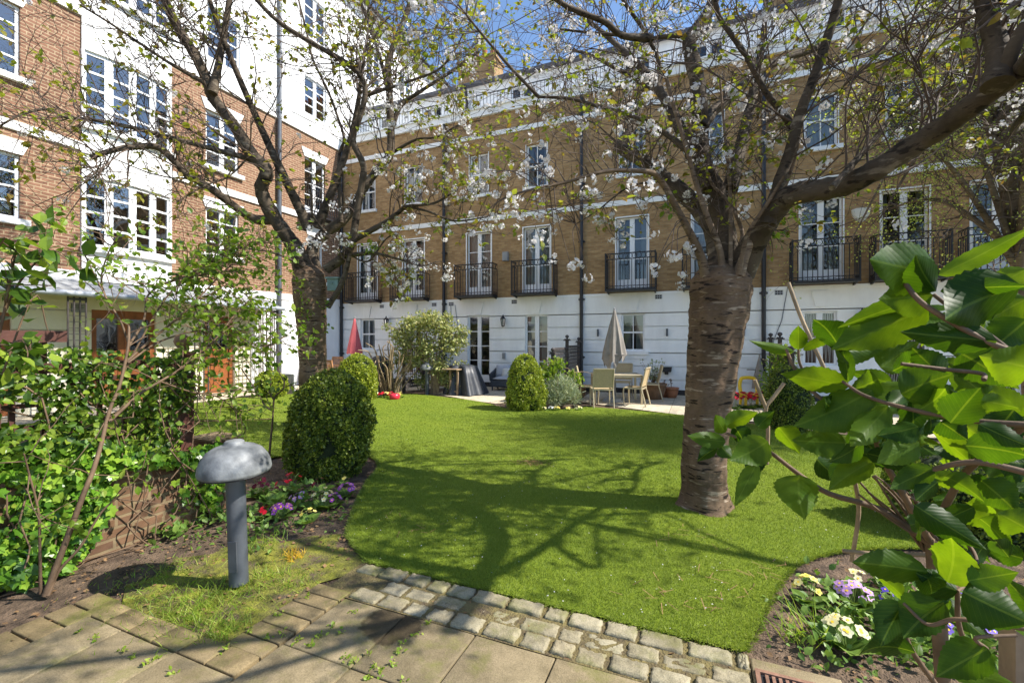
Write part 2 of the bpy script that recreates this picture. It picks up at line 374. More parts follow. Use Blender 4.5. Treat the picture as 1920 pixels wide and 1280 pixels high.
# ---------------------------------------------------------------- walls with openings
def wall(mb, MP, a0, a1, h0, h1, holes, reveal=.14, mat=0, rmat=None, grooves=(), gw=.03, gd=.06, base=0.0):
    rmat = mat if rmat is None else rmat
    A = sorted({a0, a1, *[min(max(x, a0), a1) for hl in holes for x in hl[:2]]})
    H = {h0, h1, *[min(max(x, h0), h1) for hl in holes for x in hl[2:4]]}
    gr = []
    for g in grooves:
        H |= {g-gw/2, g+gw/2}; gr.append((g-gw/2, g+gw/2))
    H = sorted(H)
    for i in range(len(H)-1):
        hm = (H[i]+H[i+1])/2
        ing = any(x < hm < y for x, y in gr); d = base - (gd if ing else 0)
        for j in range(len(A)-1):
            am = (A[j]+A[j+1])/2
            if any(x0 < am < x1 and y0 < hm < y1 for x0,x1,y0,y1 in holes): continue
            if H[i+1]-H[i] < 1e-5 or A[j+1]-A[j] < 1e-5: continue
            q = [MP(A[j],H[i],d), MP(A[j+1],H[i],d), MP(A[j+1],H[i+1],d), MP(A[j],H[i+1],d)]
            mb.add(q, [(0,1,2,3)], mat)
            if ing:
                for hh in (H[i], H[i+1]):
                    mb.add([MP(A[j],hh,d), MP(A[j+1],hh,d), MP(A[j+1],hh,base), MP(A[j],hh,base)], [(0,1,2,3)], mat)
    for x0,x1,y0,y1 in holes:
        if y1 <= h0 or y0 >= h1: continue
        c = [(x0,y0),(x1,y0),(x1,y1),(x0,y1)]
        for k in range(4):
            p, q = c[k], c[(k+1)%4]
            mb.add([MP(*p,base), MP(*q,base), MP(*q,base-reveal), MP(*p,base-reveal)], [(0,1,2,3)], rmat)
def window(MP, parent, a0, a1, h0, h1, nx=2, ny=2, d=-.1, fw=.055, bw=.026, sash=False, leafs=0, glass='glass', curtain=0, blind=0, kick=0, bars=False, grid=0, depth=.75, name='window', label=None, trim=None, trim_mat='wpaint'):
    """a real window: frame, glass, and a shallow room with a curtain behind it"""
    f = MB(); t = .05
    f.mbox(MP, a0, a0+fw, h0, h1, d-t, d); f.mbox(MP, a1-fw, a1, h0, h1, d-t, d)
    f.mbox(MP, a0+fw, a1-fw, h1-fw, h1, d-t, d); f.mbox(MP, a0+fw, a1-fw, h0, h0+fw, d-t, d)
    ia, ib, ja, jb = a0+fw, a1-fw, h0+fw, h1-fw
    panes = [(ia, ib)]
    if leafs == 2:
        c = (ia+ib)/2; mw = .07
        f.mbox(MP, c-mw, c+mw, ja, jb, d-t, d+.008)
        panes = [(ia, c-mw), (c+mw, ib)]
    if kick: f.mbox(MP, ia, ib, ja, ja+kick, d-t+.002, d+.004); ja += kick
    if sash: f.mbox(MP, ia, ib, (ja+jb)/2-.025, (ja+jb)/2+.025, d-t+.002, d+.012)
    for (pa, pb) in panes:
        for k in range(1, nx):
            x = pa+(pb-pa)*k/nx; f.mbox(MP, x-bw/2, x+bw/2, ja, jb, d-t*.7, d-.004)
        for k in range(1, ny):
            y = ja+(jb-ja)*k/ny; f.mbox(MP, pa, pb, y-bw/2, y+bw/2, d-t*.7, d-.006)
    wo = f.build(name, M['wpaint'], parent)
    for tn, tf_ in (trim if isinstance(trim, list) else [('surround', trim)]):
        if tf_ is not None: tb = MB(); tf_(tb); tb.build(tn, M[trim_mat], wo)
    if label: wo['label'] = label
    g = MB(); g.add([MP(ia-.01,ja-.01,d-.03), MP(ib+.01,ja-.01,d-.03), MP(ib+.01,jb+.01,d-.03), MP(ia-.01,jb+.01,d-.03)], [(0,1,2,3)])
    g.build('pane', M[glass], wo)
    if bars:
        b = MB(); n = 3
        for (pa, pb) in panes:
            for r in range(max(1, int((jb-ja)/.45))):
                y0 = ja+(jb-ja)*r/max(1, int((jb-ja)/.45)); y1 = ja+(jb-ja)*(r+1)/max(1, int((jb-ja)/.45))
                for k in range(n):
                    x0 = pa+(pb-pa)*k/n; x1 = pa+(pb-pa)*(k+1)/n; xm = (x0+x1)/2
                    b.bar(MP(x0,y0,d-.055), MP(xm,y1,d-.055), .012); b.bar(MP(x1,y0,d-.06), MP(xm,y1,d-.06), .012)
                b.mbox(MP, pa, pb, y1-.01, y1+.01, d-.075, d-.065)
            for k in range(n+1):
                x = pa+(pb-pa)*k/n; b.mbox(MP, x-.007, x+.007, ja, jb, d-.085, d-.078)
        b.build('security_grille', M['wpaint'], wo)
    if curtain:
        c = MB(); k = 14
        for (s0, s1) in (((0, curtain), (1-curtain, 1)) if curtain < .9 else ((0,1),)):
            xs = np.linspace(ia+(ib-ia)*s0, ia+(ib-ia)*s1, k+1)
            v = []
            for i, x in enumerate(xs):
                dd = d-.15-(.03 if i % 2 else 0)
                v += [MP(x, ja, dd), MP(x, jb, dd)]
            c.add(v, [(2*i, 2*i+2, 2*i+3, 2*i+1) for i in range(k)])
        c.build('curtain', M['curtain'], wo)
    if blind:
        c = MB(); c.mbox(MP, ia-.005, ib+.005, jb-(jb-ja)*blind, jb+.02, d-.10, d-.09); c.build('blind', M['blind'], wo)
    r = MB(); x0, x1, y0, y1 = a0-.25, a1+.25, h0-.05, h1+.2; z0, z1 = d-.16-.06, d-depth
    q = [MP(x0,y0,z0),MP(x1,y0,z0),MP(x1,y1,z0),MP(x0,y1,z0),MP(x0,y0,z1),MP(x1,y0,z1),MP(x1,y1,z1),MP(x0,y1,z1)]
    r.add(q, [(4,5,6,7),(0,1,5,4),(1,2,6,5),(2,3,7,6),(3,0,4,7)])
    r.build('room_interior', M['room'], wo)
    return wo
def lantern(MP, a, h, label):
    o = thing('wall_lantern', label, 'lantern', MP(a,h,0), 'wall lanterns beside the garden doors')
    b = MB(); c = MP(a,h,.17)
    b.mbox(MP, a-.035, a+.035, h-.12, h+.06, .001, .02); b.bar(MP(a,h+.0,.02), MP(a,h+.16,.17), .018); 
    b.build('bracket', M['iron'], o)
    k = MB(); k.lathe([(.001,.20),(.02,.19),(.025,.15),(.10,.07),(.105,.06),(.085,.055)], c, 8, smooth=False); k.lathe([(.06,-.16),(.05,-.19),(.015,-.2),(.001,-.23)], c, 8, smooth=False)
    for t in range(6):
        an = t*math.pi/3; k.bar((c[0]+.085*math.cos(an),c[1]+.085*math.sin(an),c[2]+.06), (c[0]+.055*math.cos(an),c[1]+.055*math.sin(an),c[2]-.16), .012)
    k.build('lantern_cage', M['iron'], o)
    g = MB(); g.lathe([(.075,.055),(.048,-.155)], c, 6, smooth=False); g.build('lantern_glass', M['glass'], o)
    return o
def downpipe(parent, MP, a, h0, h1, r=.055, d=.09, shoe=False):
    p = MB(); p.tube([MP(a,h0,d), MP(a,h1,d)], r, 10)
    h = h0+.9
    while h < h1:
        p.tube([MP(a,h,d), MP(a,h+.09,d)], r*1.25, 10); p.mbox(MP, a-.1, a+.1, h+.02, h+.07, .001, d-.03); h += 1.8
    return p.build('downpipe', M['pipe'], parent)

# ================================================================ rear terrace
rear = thing('terrace_building', 'brown brick terrace with white ground floor and iron balconies across the back of the garden', 'building', (-2, RV, 0))
COLS = [-11.8,-9.68,-6.99,-4.88,-1.85,.29,2.93,4.65,6.35,9.0,11.2]
U0, U1 = LU+.001, 15.0
BR0, BR1 = 2.98, 9.22
hol1 = [(u-.46,u+.46,3.10,5.27) for u in COLS]
hol2 = [(u-.36,u+.36,6.58,7.98) for u in COLS]
gf = [(-12.12,-11.42,1.22,2.38),(-10.1,-9.25,.03,2.40),(-7.42,-6.56,.03,2.42),(-5.28,-4.48,.03,2.40),(-2.16,-1.48,1.25,2.37),(.0,.66,1.25,2.37),
      (2.53,3.27,.93,2.33),(4.22,5.10,.03,2.36),(5.85,6.72,.03,2.36),(8.5,9.4,.03,2.36),(10.9,11.6,1.2,2.36)]
b = MB(); wall(b, REAR, U0, U1, BR0, BR1, hol1+hol2, .11); b.build('brick_wall', M['brick_brown'], rear)
b = MB(); wall(b, REAR, U0, U1, .14, BR0, gf, .11, grooves=(.42,.81,1.20,1.59,1.98,2.38), base=.03)
b.mbox(REAR, U0, U1, BR0-.06, BR0+.02, -.005, .045)
for (x0,x1,y0,y1) in gf:                          # splayed keystones and sills stand proud of the render
    c = (x0+x1)/2; b.prism(REAR, [(c-.10,2.45),(c+.10,2.45),(c+.2,2.86),(c-.2,2.86)], .02, .065)
    if y0 > .5: b.mbox(REAR, x0-.12, x1+.12, y0-.10, y0-.001, -.1, .10); b.mbox(REAR, x0-.06, x1+.06, y0-.22, y0-.10, .02, .055)
b.build('rendered_ground_floor', M['white'], rear)
b = MB(); b.mbox(REAR, U0, U1, -.05, .138, -.2, .022); b.build('plinth', M['pipe'], rear)
b = MB()
for h, t in ((5.64,.16),(8.49,.15)): b.mbox(REAR, U0, U1, h, h+t, -.01, .045)
b.build('string_course', M['white'], rear)
b = MB(); b.mbox(REAR, U0, U1, 9.22, 9.46, -.3, .10); b.mbox(REAR, U0, U1, 9.46, 9.52, -1.25, .16); b.build('cornice', M['white'], rear)
at = [(u-.42,u+.42,9.75,10.75) for u in (-11.8,-9.68,-5.9,-1.85,.29,3.8,6.35)]
def ATT(a,h,d): return (a, RV+1.25-d, h)
b = MB(); wall(b, ATT, U0, U1, 9.5, 11.12, at, .1); b.build('attic_wall', M['white'], rear)
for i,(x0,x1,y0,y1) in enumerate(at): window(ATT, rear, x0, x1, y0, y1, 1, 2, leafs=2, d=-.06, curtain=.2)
b = MB(); b.add([(U0,RV+1.06,11.12),(U1,RV+1.06,11.12),(U1,RV+1.10,11.17),(U0,RV+1.10,11.17),(U0,RV+4.6,11.8),(U1,RV+4.6,11.8),(U1,RV+8.2,11.2),(U0,RV+8.2,11.2),(U0,RV+1.25,11.115),(U1,RV+1.25,11.115)],
      [(0,1,3,2)[::-1],(3,2,5,4)[::-1],(4,5,6,7)[::-1],(0,1,9,8)]); b.mbox(REAR, U0, U1, 11.09, 11.17, -1.059, -.99); b.build('roof', M['slate'], rear)
b = MB(); b.box((U0,RV+8.0,0),(U1,RV+8.2,11.2)); b.box((U1-.2,RV+.3,0),(U1,RV+8,11.1)); b.box((U0,RV+1.3,9.3),(U0+.2,RV+8,11.1)); b.build('back_wall', M['brick_brown'], rear)
b = MB()
for z, hh in ((9.60,.018),(10.02,.025)): b.mbox(REAR, U0+.1, U1, z, z+hh, -.07, -.04)
x = U0+.15
while x < 9.5: b.bar(REAR(x,9.52,-.055), REAR(x,10.03,-.055), .013); x += .13
b.build('roof_railing', M['iron'], rear)
ch = MB(); c0 = on_rear(868, RV+3.0); ch.box((c0,RV+2.6,10.6),(c0+1.65,RV+3.5,13.1)); ch.box((c0-.06,RV+2.54,13.05),(c0+1.71,RV+3.56,13.15)); cho = ch.build('chimney', M['brick_brown'], rear)
b = MB()
for k in range(4): b.lathe([(.11,13.25),(.13,13.3),(.10,13.6),(.12,13.65)], (c0+.25+.38*k,RV+3.05,0), 10)
b.build('chimney_pot', M['terra'], cho)
b = MB(); b.box((2.2,RV+2.6,10.6),(3.9,RV+3.5,12.9)); b.build('chimney', M['brick_brown'], rear)
def trim1(u):
    def f(b): b.mbox(REAR, u-.50, u-.462, 3.1, 5.31, -.05, .012); b.mbox(REAR, u+.462, u+.50, 3.1, 5.31, -.05, .012); b.mbox(REAR, u-.461, u+.461, 5.272, 5.31, -.05, .012)
    return f
def trim2(u):
    def f(b): b.mbox(REAR, u-.46, u+.46, 6.47, 6.578, -.1, .09); b.mbox(REAR, u-.385, u-.362, 6.58, 8.0, -.05, .01); b.mbox(REAR, u+.362, u+.385, 6.58, 8.0, -.05, .01)
    return f
for i, u in enumerate(COLS):
    cu = [.4,.3,.95,.95,.2,.4,.3,.15,.3,.3,.3][i]
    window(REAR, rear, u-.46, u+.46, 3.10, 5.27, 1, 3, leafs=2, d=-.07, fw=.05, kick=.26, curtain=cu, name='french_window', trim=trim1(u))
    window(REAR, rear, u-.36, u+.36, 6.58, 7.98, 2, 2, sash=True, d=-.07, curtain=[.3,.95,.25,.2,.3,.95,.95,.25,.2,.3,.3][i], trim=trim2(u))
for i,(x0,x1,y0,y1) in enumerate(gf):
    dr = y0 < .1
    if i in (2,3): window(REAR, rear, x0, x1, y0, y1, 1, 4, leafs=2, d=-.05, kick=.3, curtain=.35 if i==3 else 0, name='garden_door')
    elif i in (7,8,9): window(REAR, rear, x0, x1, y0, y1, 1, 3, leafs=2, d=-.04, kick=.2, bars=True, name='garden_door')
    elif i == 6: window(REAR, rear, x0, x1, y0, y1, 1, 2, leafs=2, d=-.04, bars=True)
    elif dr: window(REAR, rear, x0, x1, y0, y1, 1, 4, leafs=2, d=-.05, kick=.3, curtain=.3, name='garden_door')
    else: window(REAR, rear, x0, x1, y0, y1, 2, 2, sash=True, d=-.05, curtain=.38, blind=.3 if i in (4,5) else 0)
def balcony(u, w=1.46, dp=.46):
    s = MB(); h0 = 3.02
    s.mbox(REAR, u-w/2, u+w/2, h0, h0+.055, .046, dp); 
    for x in (u-w/2+.05, u+w/2-.05): s.prism(lambda a,h,d: (x-.02+d, RV-a, h), [(.046,h0),(dp-.06,h0),(.046,h0-.06)], 0, .04)
    o = s.build('balcony', M['iron'], rear)
    r = MB(); t = h0+1.10
    def seg(p, q, n):
        p = np.array(p); q = np.array(q)
        for hz, th in ((t,.03),(t-.17,.018),(h0+.15,.016),(h0+.07,.016)): r.bar((*p,hz), (*q,hz), .022, th)
        for k in range(n+1):
            c = p+(q-p)*k/n; r.bar((*c,h0+.05), (*c,t-.17), .017)
        dd = (q-p)/np.linalg.norm(q-p); m = max(2, int(round(np.linalg.norm(q-p)/.125)))
        for k in range(m):
            c = p+(q-p)*(k+.5)/m
            an = np.linspace(0, 2*math.pi, 11)
            r.tube([(c[0]+dd[0]*.062*math.cos(a), c[1]+dd[1]*.062*math.cos(a), t-.085+.075*math.sin(a)) for a in an], .008, 4, cap=False)
            r.tube([(c[0]+dd[0]*.06*math.cos(a), c[1]+dd[1]*.06*math.cos(a), h0+.11+.035*math.sin(a)) for a in an[::2]], .006, 3, cap=False)
    A, B_, C_, D_ = (u-w/2+.02,RV-.03), (u-w/2+.02,RV-dp+.02), (u+w/2-.02,RV-dp+.02), (u+w/2-.02,RV-.03)
    seg(A,B_,4); seg(B_,C_,13); seg(C_,D_,4)
    for c in (B_, C_): r.bar((*c,h0), (*c,t+.03), .034)
    r.build('balustrade', M['iron'], o)
for u in COLS: balcony(u)
for px in (640,832,1090,1432): downpipe(rear, REAR, on_rear(px, RV-.09), .1, 9.2)
b = MB(); u = on_rear(868, RV+.85); b.tube([(u,RV+.95,11.1),(u,RV+1.15,10.7),(u,RV+1.16,9.5)], .06, 8); b.build('downpipe', M['pipe'], rear)
for px in (717,815,847,965,1235,1460): 
    b = MB(); a = on_rear(px); b.mbox(REAR, a-.10, a+.10, 2.78, 2.91, .02, .036)
    for r_ in range(2):
        for c_ in range(3): b.mbox(REAR, a-.085+.06*c_, a-.04+.06*c_, 2.795+.06*r_, 2.835+.06*r_, .037, .041, 1)
    b.build('air_brick', [M['greyboard'], M['pipe']], rear)
for pts in ([(1478,532),(1466,600),(1450,640),(1446,690)],[(845,572),(847,640),(843,700)],[(853,572),(858,610)]):
    b = MB(); b.tube([REAR(on_rear(a,RV-.05), CAMH-(q-HOR)/FPX*proj(REAR(on_rear(a),1,0))[2], .045) for a,q in pts], .009, 5); b.build('cable', M['post_metal'], rear)
lantern(REAR, on_rear(724,RV-.17), 2.27, 'black six sided wall lantern by the sash window behind the red parasol')
lantern(REAR, on_rear(943,RV-.17), 2.22, 'bronze black wall lantern right of the open garden door above the wicker sofa')
lantern(REAR, on_rear(1617,RV-.17), 2.18, 'black wall lantern among the hydrangea leaves between grilled windows')
for px, h, lb in ((1122,1.80,'small steel wall light between the trellis screen and the grey parasol'),(1251,1.80,'small steel wall light left of the thick cherry trunk'),(1394,1.80,'small steel wall light just right of the thick cherry trunk')):
    b = MB(); a = on_rear(px); b.mbox(REAR, a-.025, a+.025, h-.03, h+.03, .031, .06); b.tube([REAR(a,h-.11,.085), REAR(a,h+.11,.085)], .03, 10)
    tag(b.build('wall_light', M['post_metal']), lb, 'wall light', 'cylinder wall lights on the white wall')
b = MB(); a = on_rear(1250); b.prism(REAR, [(a-.13,.66),(a+.13,.66),(a+.15,.80),(a-.15,.80)], .032, .17); b.mbox(REAR, a-.05, a+.05, .58, .655, .032, .1); tag(b.build('flood_lamp', M['pipe']), 'black box lamp low on the white wall above two small terracotta pots', 'lamp')
b = MB(); a = on_rear(946); b.mbox(REAR, a-.05, a+.05, .95, 1.15, .032, .09); b.mbox(REAR, a-.035, a+.035, 1.0, 1.08, .091, .1); tag(b.build('entry_phone', M['lead']), 'small grey entry phone box on the white wall above the wicker sofa', 'entry phone')
b = MB(); a = on_rear(949); b.mbox(REAR, a-.10, a+.10, 4.22, 4.52, .001, .1); b.mbox(REAR, a-.08, a+.08, 4.25, 4.49, .101, .106); tag(b.build('alarm_box', M['lead']), 'grey square box on brown bricks between two balconies', 'alarm box')
b = MB(); a = on_rear(1613); sh = [(-.19,.16),(-.1,.19),(.1,.19),(.19,.16),(.17,.02),(.08,-.13),(0,-.18),(-.08,-.13),(-.17,.02)]
b.prism(REAR, [(a+x, 4.70+y) for x,y in sh][::-1], .001, .09); b.prism(REAR, [(a+x*.8, 4.70+y*.8) for x,y in sh][::-1], .09, .115)
for k in range(3): b.mbox(REAR, a-.05+.035*k, a-.03+.035*k, 4.76, 4.775, .1155, .118, 1)
b.mbox(REAR, a-.02, a+.02, 4.70, 4.71, .1155, .118, 1)
tag(b.build('burglar_alarm', [M['blind'], M['greyboard']]), 'cream shield shaped burglar alarm on brown bricks between two balconied windows', 'alarm box')

# ================================================================ left block
left = thing('apartment_block', 'tall red brick and white block with bow windows and a lead porch along the left', 'building', (LU, 6, 0))
V0, V1 = -8.0, 21.6
lw = [(3.72,4.68,4.10,5.45),(3.72,4.68,7.06,8.55),(8.5,9.5,4.10,5.42),(8.5,9.5,6.65,8.25),(12.0,12.95,6.1,8.2),(12.15,12.85,3.75,5.4),(1.0,1.96,4.1,5.45),(1.0,1.96,7.06,8.55)]
lu = [(8.5,9.5,9.75,11.3),(11.95,12.95,9.75,11.1),(3.72,4.68,9.75,11.3),(8.5,9.5,12.6,14.2),(11.95,12.95,12.6,14.1),(17.5,18.4,12.7,14.3),(15.2,16.1,12.7,14.2),(19.6,20.3,12.9,14.2)]
BAY = (5.67, 7.57)
b = MB(); wall(b, LEFT, V0, RV, 2.95, 9.02, lw+[(BAY[0]+.02,BAY[1]-.02,2.9,9.1)], .12); b.build('brick_wall', M['brick_red'], left)
b = MB(); wall(b, LEFT, V0, V1, 9.02, 15.35, lu+[(BAY[0]+.02,BAY[1]-.02,9.0,11.9)], .12, base=.06)
b.add([LEFT(V0,9.02,.06),LEFT(V1,9.02,.06),LEFT(V1,9.02,-.1),LEFT(V0,9.02,-.1)], [(0,1,2,3)])
b.mbox(LEFT, V1-.2, V1, 0, 15.3, -8, .0); b.mbox(LEFT, V0, V0+.2, 0, 15.3, -8, -.02)
b.build('white_upper_wall', M['white'], left)
b = MB(); b.mbox(LEFT, V0, BAY[0], 2.95, 3.16, -.01, .05); b.mbox(LEFT, BAY[1], RV, 2.95, 3.16, -.01, .05)
b.mbox(LEFT, V0, BAY[0], 5.93, 6.12, -.01, .05); b.mbox(LEFT, BAY[1], RV, 5.93, 6.12, -.01, .05)
b.build('string_course', M['white'], left)
gd = [(3.6,4.55,.02,2.15),(5.87,7.22,.02,2.30),(8.45,9.35,.02,2.28)]
b = MB(); wall(b, LEFT, V0, RV, 0, 2.95, gd, .15, grooves=(.45,.9,1.35,1.8,2.25)); b.build('ground_floor_wall', M['cream'], left)
b = MB(); b.mbox(LEFT, 9.9, RV, 0, 2.96, .002, .03)
b.build('white_render', M['white'], left)
for (a0,a1,h0,h1) in gd:
    d = MB(); n = 2 if a1-a0 > 1.2 else 1
    for k in range(n):
        x0 = a0+(a1-a0)*k/n; x1 = a0+(a1-a0)*(k+1)/n
        for y0, y1 in ((h0,h0+.2),(h0+.85,h0+1.0),(h1-.2,h1)): d.mbox(LEFT, x0+.12, x1-.12, y0, y1, -.12, -.06)
        d.mbox(LEFT, x0+.005, x0+.12, h0, h1, -.12, -.059); d.mbox(LEFT, x1-.12, x1-.005, h0, h1, -.12, -.059)
        d.mbox(LEFT, x0+.12, x1-.12, h0+.2, h0+.85, -.115, -.085); d.mbox(LEFT, x0+.12, x1-.12, h0+1.0, h0+1.3, -.115, -.085)
    do = d.build('wooden_door', M['door'], left)
    g = MB()
    for k in range(n):
        x0 = a0+(a1-a0)*k/n; x1 = a0+(a1-a0)*(k+1)/n; g.mbox(LEFT, x0+.12, x1-.12, h0+1.3, h1-.2, -.11, -.10)
    g.build('pane', M['glass_sky'], do)
    r = MB(); r.mbox(LEFT, a0-.1, a1+.1, h0, h1+.1, -.5, -.45); r.build('room_interior', M['room'], do)
    k = MB(); k.tube([LEFT(a1-.07,h0+1.0,-.058), LEFT(a1-.07,h0+1.0,-.02), LEFT(a1-.18,h0+1.0,-.02)], .012, 6); k.build('handle', M['lead'], do)
# bow-fronted bay
ys = np.linspace(BAY[0], BAY[1], 5); ds = [.05,.165,.205,.165,.05]
def facet(i):
    p = np.array(LEFT(ys[i],0,ds[i])); q = np.array(LEFT(ys[i+1],0,ds[i+1])); t = (q-p); Lf = np.linalg.norm(t); t = t/Lf; n = np.array((t[1],-t[0],0))
    return (lambda a,h,d: tuple(p+t*a+n*d+np.array((0,0,h)))), Lf
levels = [(3.75,5.38),(6.58,8.28),(9.75,11.3)]
b = MB(); s = [MB(), MB(), MB()]
for i in range(4):
    MPf, Lf = facet(i); prev = 2.95
    for (h0,h1) in levels:
        b.mbox(MPf, 0, Lf, prev, h0-.12, -.3, 0); s[levels.index((h0,h1))].mbox(MPf, -.02, Lf+.02, h0-.12, h0, -.3, .09); prev = h1
    b.mbox(MPf, 0, Lf, prev, 11.9, -.3, 0)
for (h0,h1) in levels:
    b.mbox(LEFT, BAY[0]-.001, BAY[0]+.05, h0-.12, h1, -.2, .052); b.mbox(LEFT, BAY[1]-.05, BAY[1]+.001, h0-.12, h1, -.2, .052)
bo = b.build('bow_bay', M['white'], left); 
for q in s: q.build('bay_sill', M['white'], bo)
for li,(h0,h1) in enumerate(levels):
    for i in range(4):
        MPf, Lf = facet(i); window(MPf, left, .01, Lf-.01, h0, h1, 1, 4, d=-.05, fw=.075, bw=.05, glass='glass_sky', depth=.6, curtain=0 if li else .0)
def trimL(a0,a1,h0,h1):
    if h0 > 9: return None
    r = [('sill', lambda b: b.mbox(LEFT, a0-.13, a1+.13, h0-.12, h0-.001, -.1, .10))]
    if h1 < 8.9: r.append(('lintel', lambda b: b.prism(LEFT, [(a0-.03,h1+.001),(a1+.03,h1+.001),(a1+.15,h1+.30),(a0-.15,h1+.30)], -.05, .03)))
    return r
for (a0,a1,h0,h1) in lw+lu:
    dd = -.06 if h0 < 9 else 0.0
    if h1-h0 > 2: window(LEFT, left, a0, a1, h0, h1, 1, 4, leafs=2, d=dd, kick=.3, glass='glass_sky', name='french_window', trim=trimL(a0,a1,h0,h1), trim_mat='white')
    else: window(LEFT, left, a0, a1, h0, h1, 1, 4, leafs=2, d=dd, fw=.06, bw=.04, glass='glass_sky', blind=.35 if (a0==8.5 and h0<5) else 0, trim=trimL(a0,a1,h0,h1), trim_mat='white')
b = MB(); b.add([LEFT(V0,2.97,.05),LEFT(10.2,2.97,.05),LEFT(10.2,2.60,1.0),LEFT(V0,2.60,1.0),LEFT(V0,2.52,.98),LEFT(10.2,2.52,.98),LEFT(10.2,2.80,.05),LEFT(V0,2.80,.05)], [(0,3,2,1),(4,7,6,5),(3,4,5,2),(1,2,5,6)])
cp = b.build('porch_canopy', M['lead'], left)
b = MB(); b.tube([LEFT(V0,2.56,1.05), LEFT(10.25,2.56,1.05)], .06, 8); b.build('gutter', M['gutter'], cp)
for v0, v1 in ((5.05,5.35),(7.6,7.95),(9.45,10.1),(2.2,2.5)):
    b = MB()
    for x in np.linspace(v0, v1, 4 if v1-v0 < .5 else 6): b.bar(LEFT(x,0,.95), LEFT(x,2.5,.95), .026)
    for z in np.arange(.15, 2.5, .13): b.bar(LEFT(v0,z,.95), LEFT(v1,z,.95), .012)
    for z in (.05,1.2,2.45): b.bar(LEFT(v0,z,.95), LEFT(v1,z,.95), .025, .05)
    if v1 > 10:
        for d in (.2,.45,.7): b.bar(LEFT(v1,0,d), LEFT(v1,2.6,d), .024)
        for z in np.arange(.15, 2.5, .26): b.bar(LEFT(v1,z,.1), LEFT(v1,z,.95), .012)
    b.build('iron_trellis_post', M['darkwood'], left)
p = MB(); p.tube([LEFT(10.87,.1,.10), LEFT(10.87,15.3,.10)], .07, 10)
for h in np.arange(1.2,15,2.0): p.tube([LEFT(10.87,h,.1), LEFT(10.87,h+.1,.1)], .088, 10)
p.build('downpipe', M['post_metal'], left)
b = MB(); b.mbox(LEFT, V0, V1, 15.35, 15.47, -.5, .42); b.build('eave', M['white'], left)
b = MB(); b.tube([LEFT(V0,15.46,.46), LEFT(V1,15.46,.46)], .075, 8); b.build('gutter', M['pipe'], left)
b = MB(); b.add([LEFT(V0-.1,15.48,.5),LEFT(V1+.1,15.48,.5),LEFT(V1+.1,18.2,-4),LEFT(V0-.1,18.2,-4),LEFT(V1+.1,15.4,-8.4),LEFT(V0-.1,15.4,-8.4)], [(0,1,2,3),(3,2,4,5)]); b.build('roof', M['slate'], left)
# iron balcony on the second floor of the left block
s = MB(); s.mbox(LEFT, 11.75, 13.2, 6.0, 6.06, .051, .5); bo = s.build('balcony', M['iron'], left); r = MB()
for z in (6.9,7.1,6.14): r.bar(LEFT(11.8,z,.48), LEFT(13.15,z,.48), .025); r.bar(LEFT(11.8,z,.03), LEFT(11.8,z,.48), .025); r.bar(LEFT(13.15,z,.03), LEFT(13.15,z,.48), .025)
for x in np.linspace(11.8,13.15,14): r.bar(LEFT(x,6.05,.48), LEFT(x,6.9,.48), .017)
for x in np.linspace(11.85,13.1,11): r.tube([LEFT(x+.05*math.cos(a),7.0+.085*math.sin(a),.48) for a in np.linspace(0,2*math.pi,11)], .008, 4, cap=False)
r.build('balustrade', M['iron'], bo)
a0 = on_left(133); b = MB(); b.mbox(LEFT, a0, a0+.26, 2.22, 2.42, .001, .015); b.mbox(LEFT, a0+.012, a0+.248, 2.232, 2.408, .016, .018, 1)
for y, x1 in ((2.36,.20),(2.31,.22)): b.mbox(LEFT, a0+.03, a0+x1, y, y+.022, .019, .021, 0)
b.mbox(LEFT, a0+.08, a0+.22, 2.262, 2.272, .019, .021, 0); b.prism(LEFT, [(a0+.035,2.267),(a0+.085,2.247),(a0+.085,2.287)], .019, .021, 0)
tag(b.build('direction_sign', [M['post_metal'], M['lead']]), 'small grey direction sign with an arrow on the cream wall under the porch', 'sign')
# ================================================================ ground
def inpoly(x, y, poly):
    c = np.zeros(len(x), bool); n = len(poly); j = n-1
    for i in range(n):
        xi, yi = poly[i]; xj, yj = poly[j]
        m = ((yi > y) != (yj > y)) & (x < (xj-xi)*(y-yi)/(yj-yi+1e-12)+xi); c ^= m; j = i
    return c
def sheet(poly, z, step, amp=.01, sc=3.0):
    """a gently uneven sheet cut to an outline"""
    import bmesh
    bm = bmesh.new(); vs = [bm.verts.new((p[0],p[1],z)) for p in poly]; bm.faces.new(vs)
    me = bpy.data.meshes.new('t'); bm.to_mesh(me); bm.free(); return me
def flat(name, poly, z, mat, kind='structure'):
    b = MB(); b.add([(p[0],p[1],z) for p in poly], [tuple(range(len(poly)))]); return tag(b.build(name, mat), kind=kind)
# soil runs everywhere below; one big sheet reaching past the buildings
g = MB(); g.add([(-300,-300,-.035),(300,-300,-.035),(300,300,-.035),(-300,300,-.035)], [(0,1,2,3)])
tag(g.build('ground', M['soil']), kind='structure')

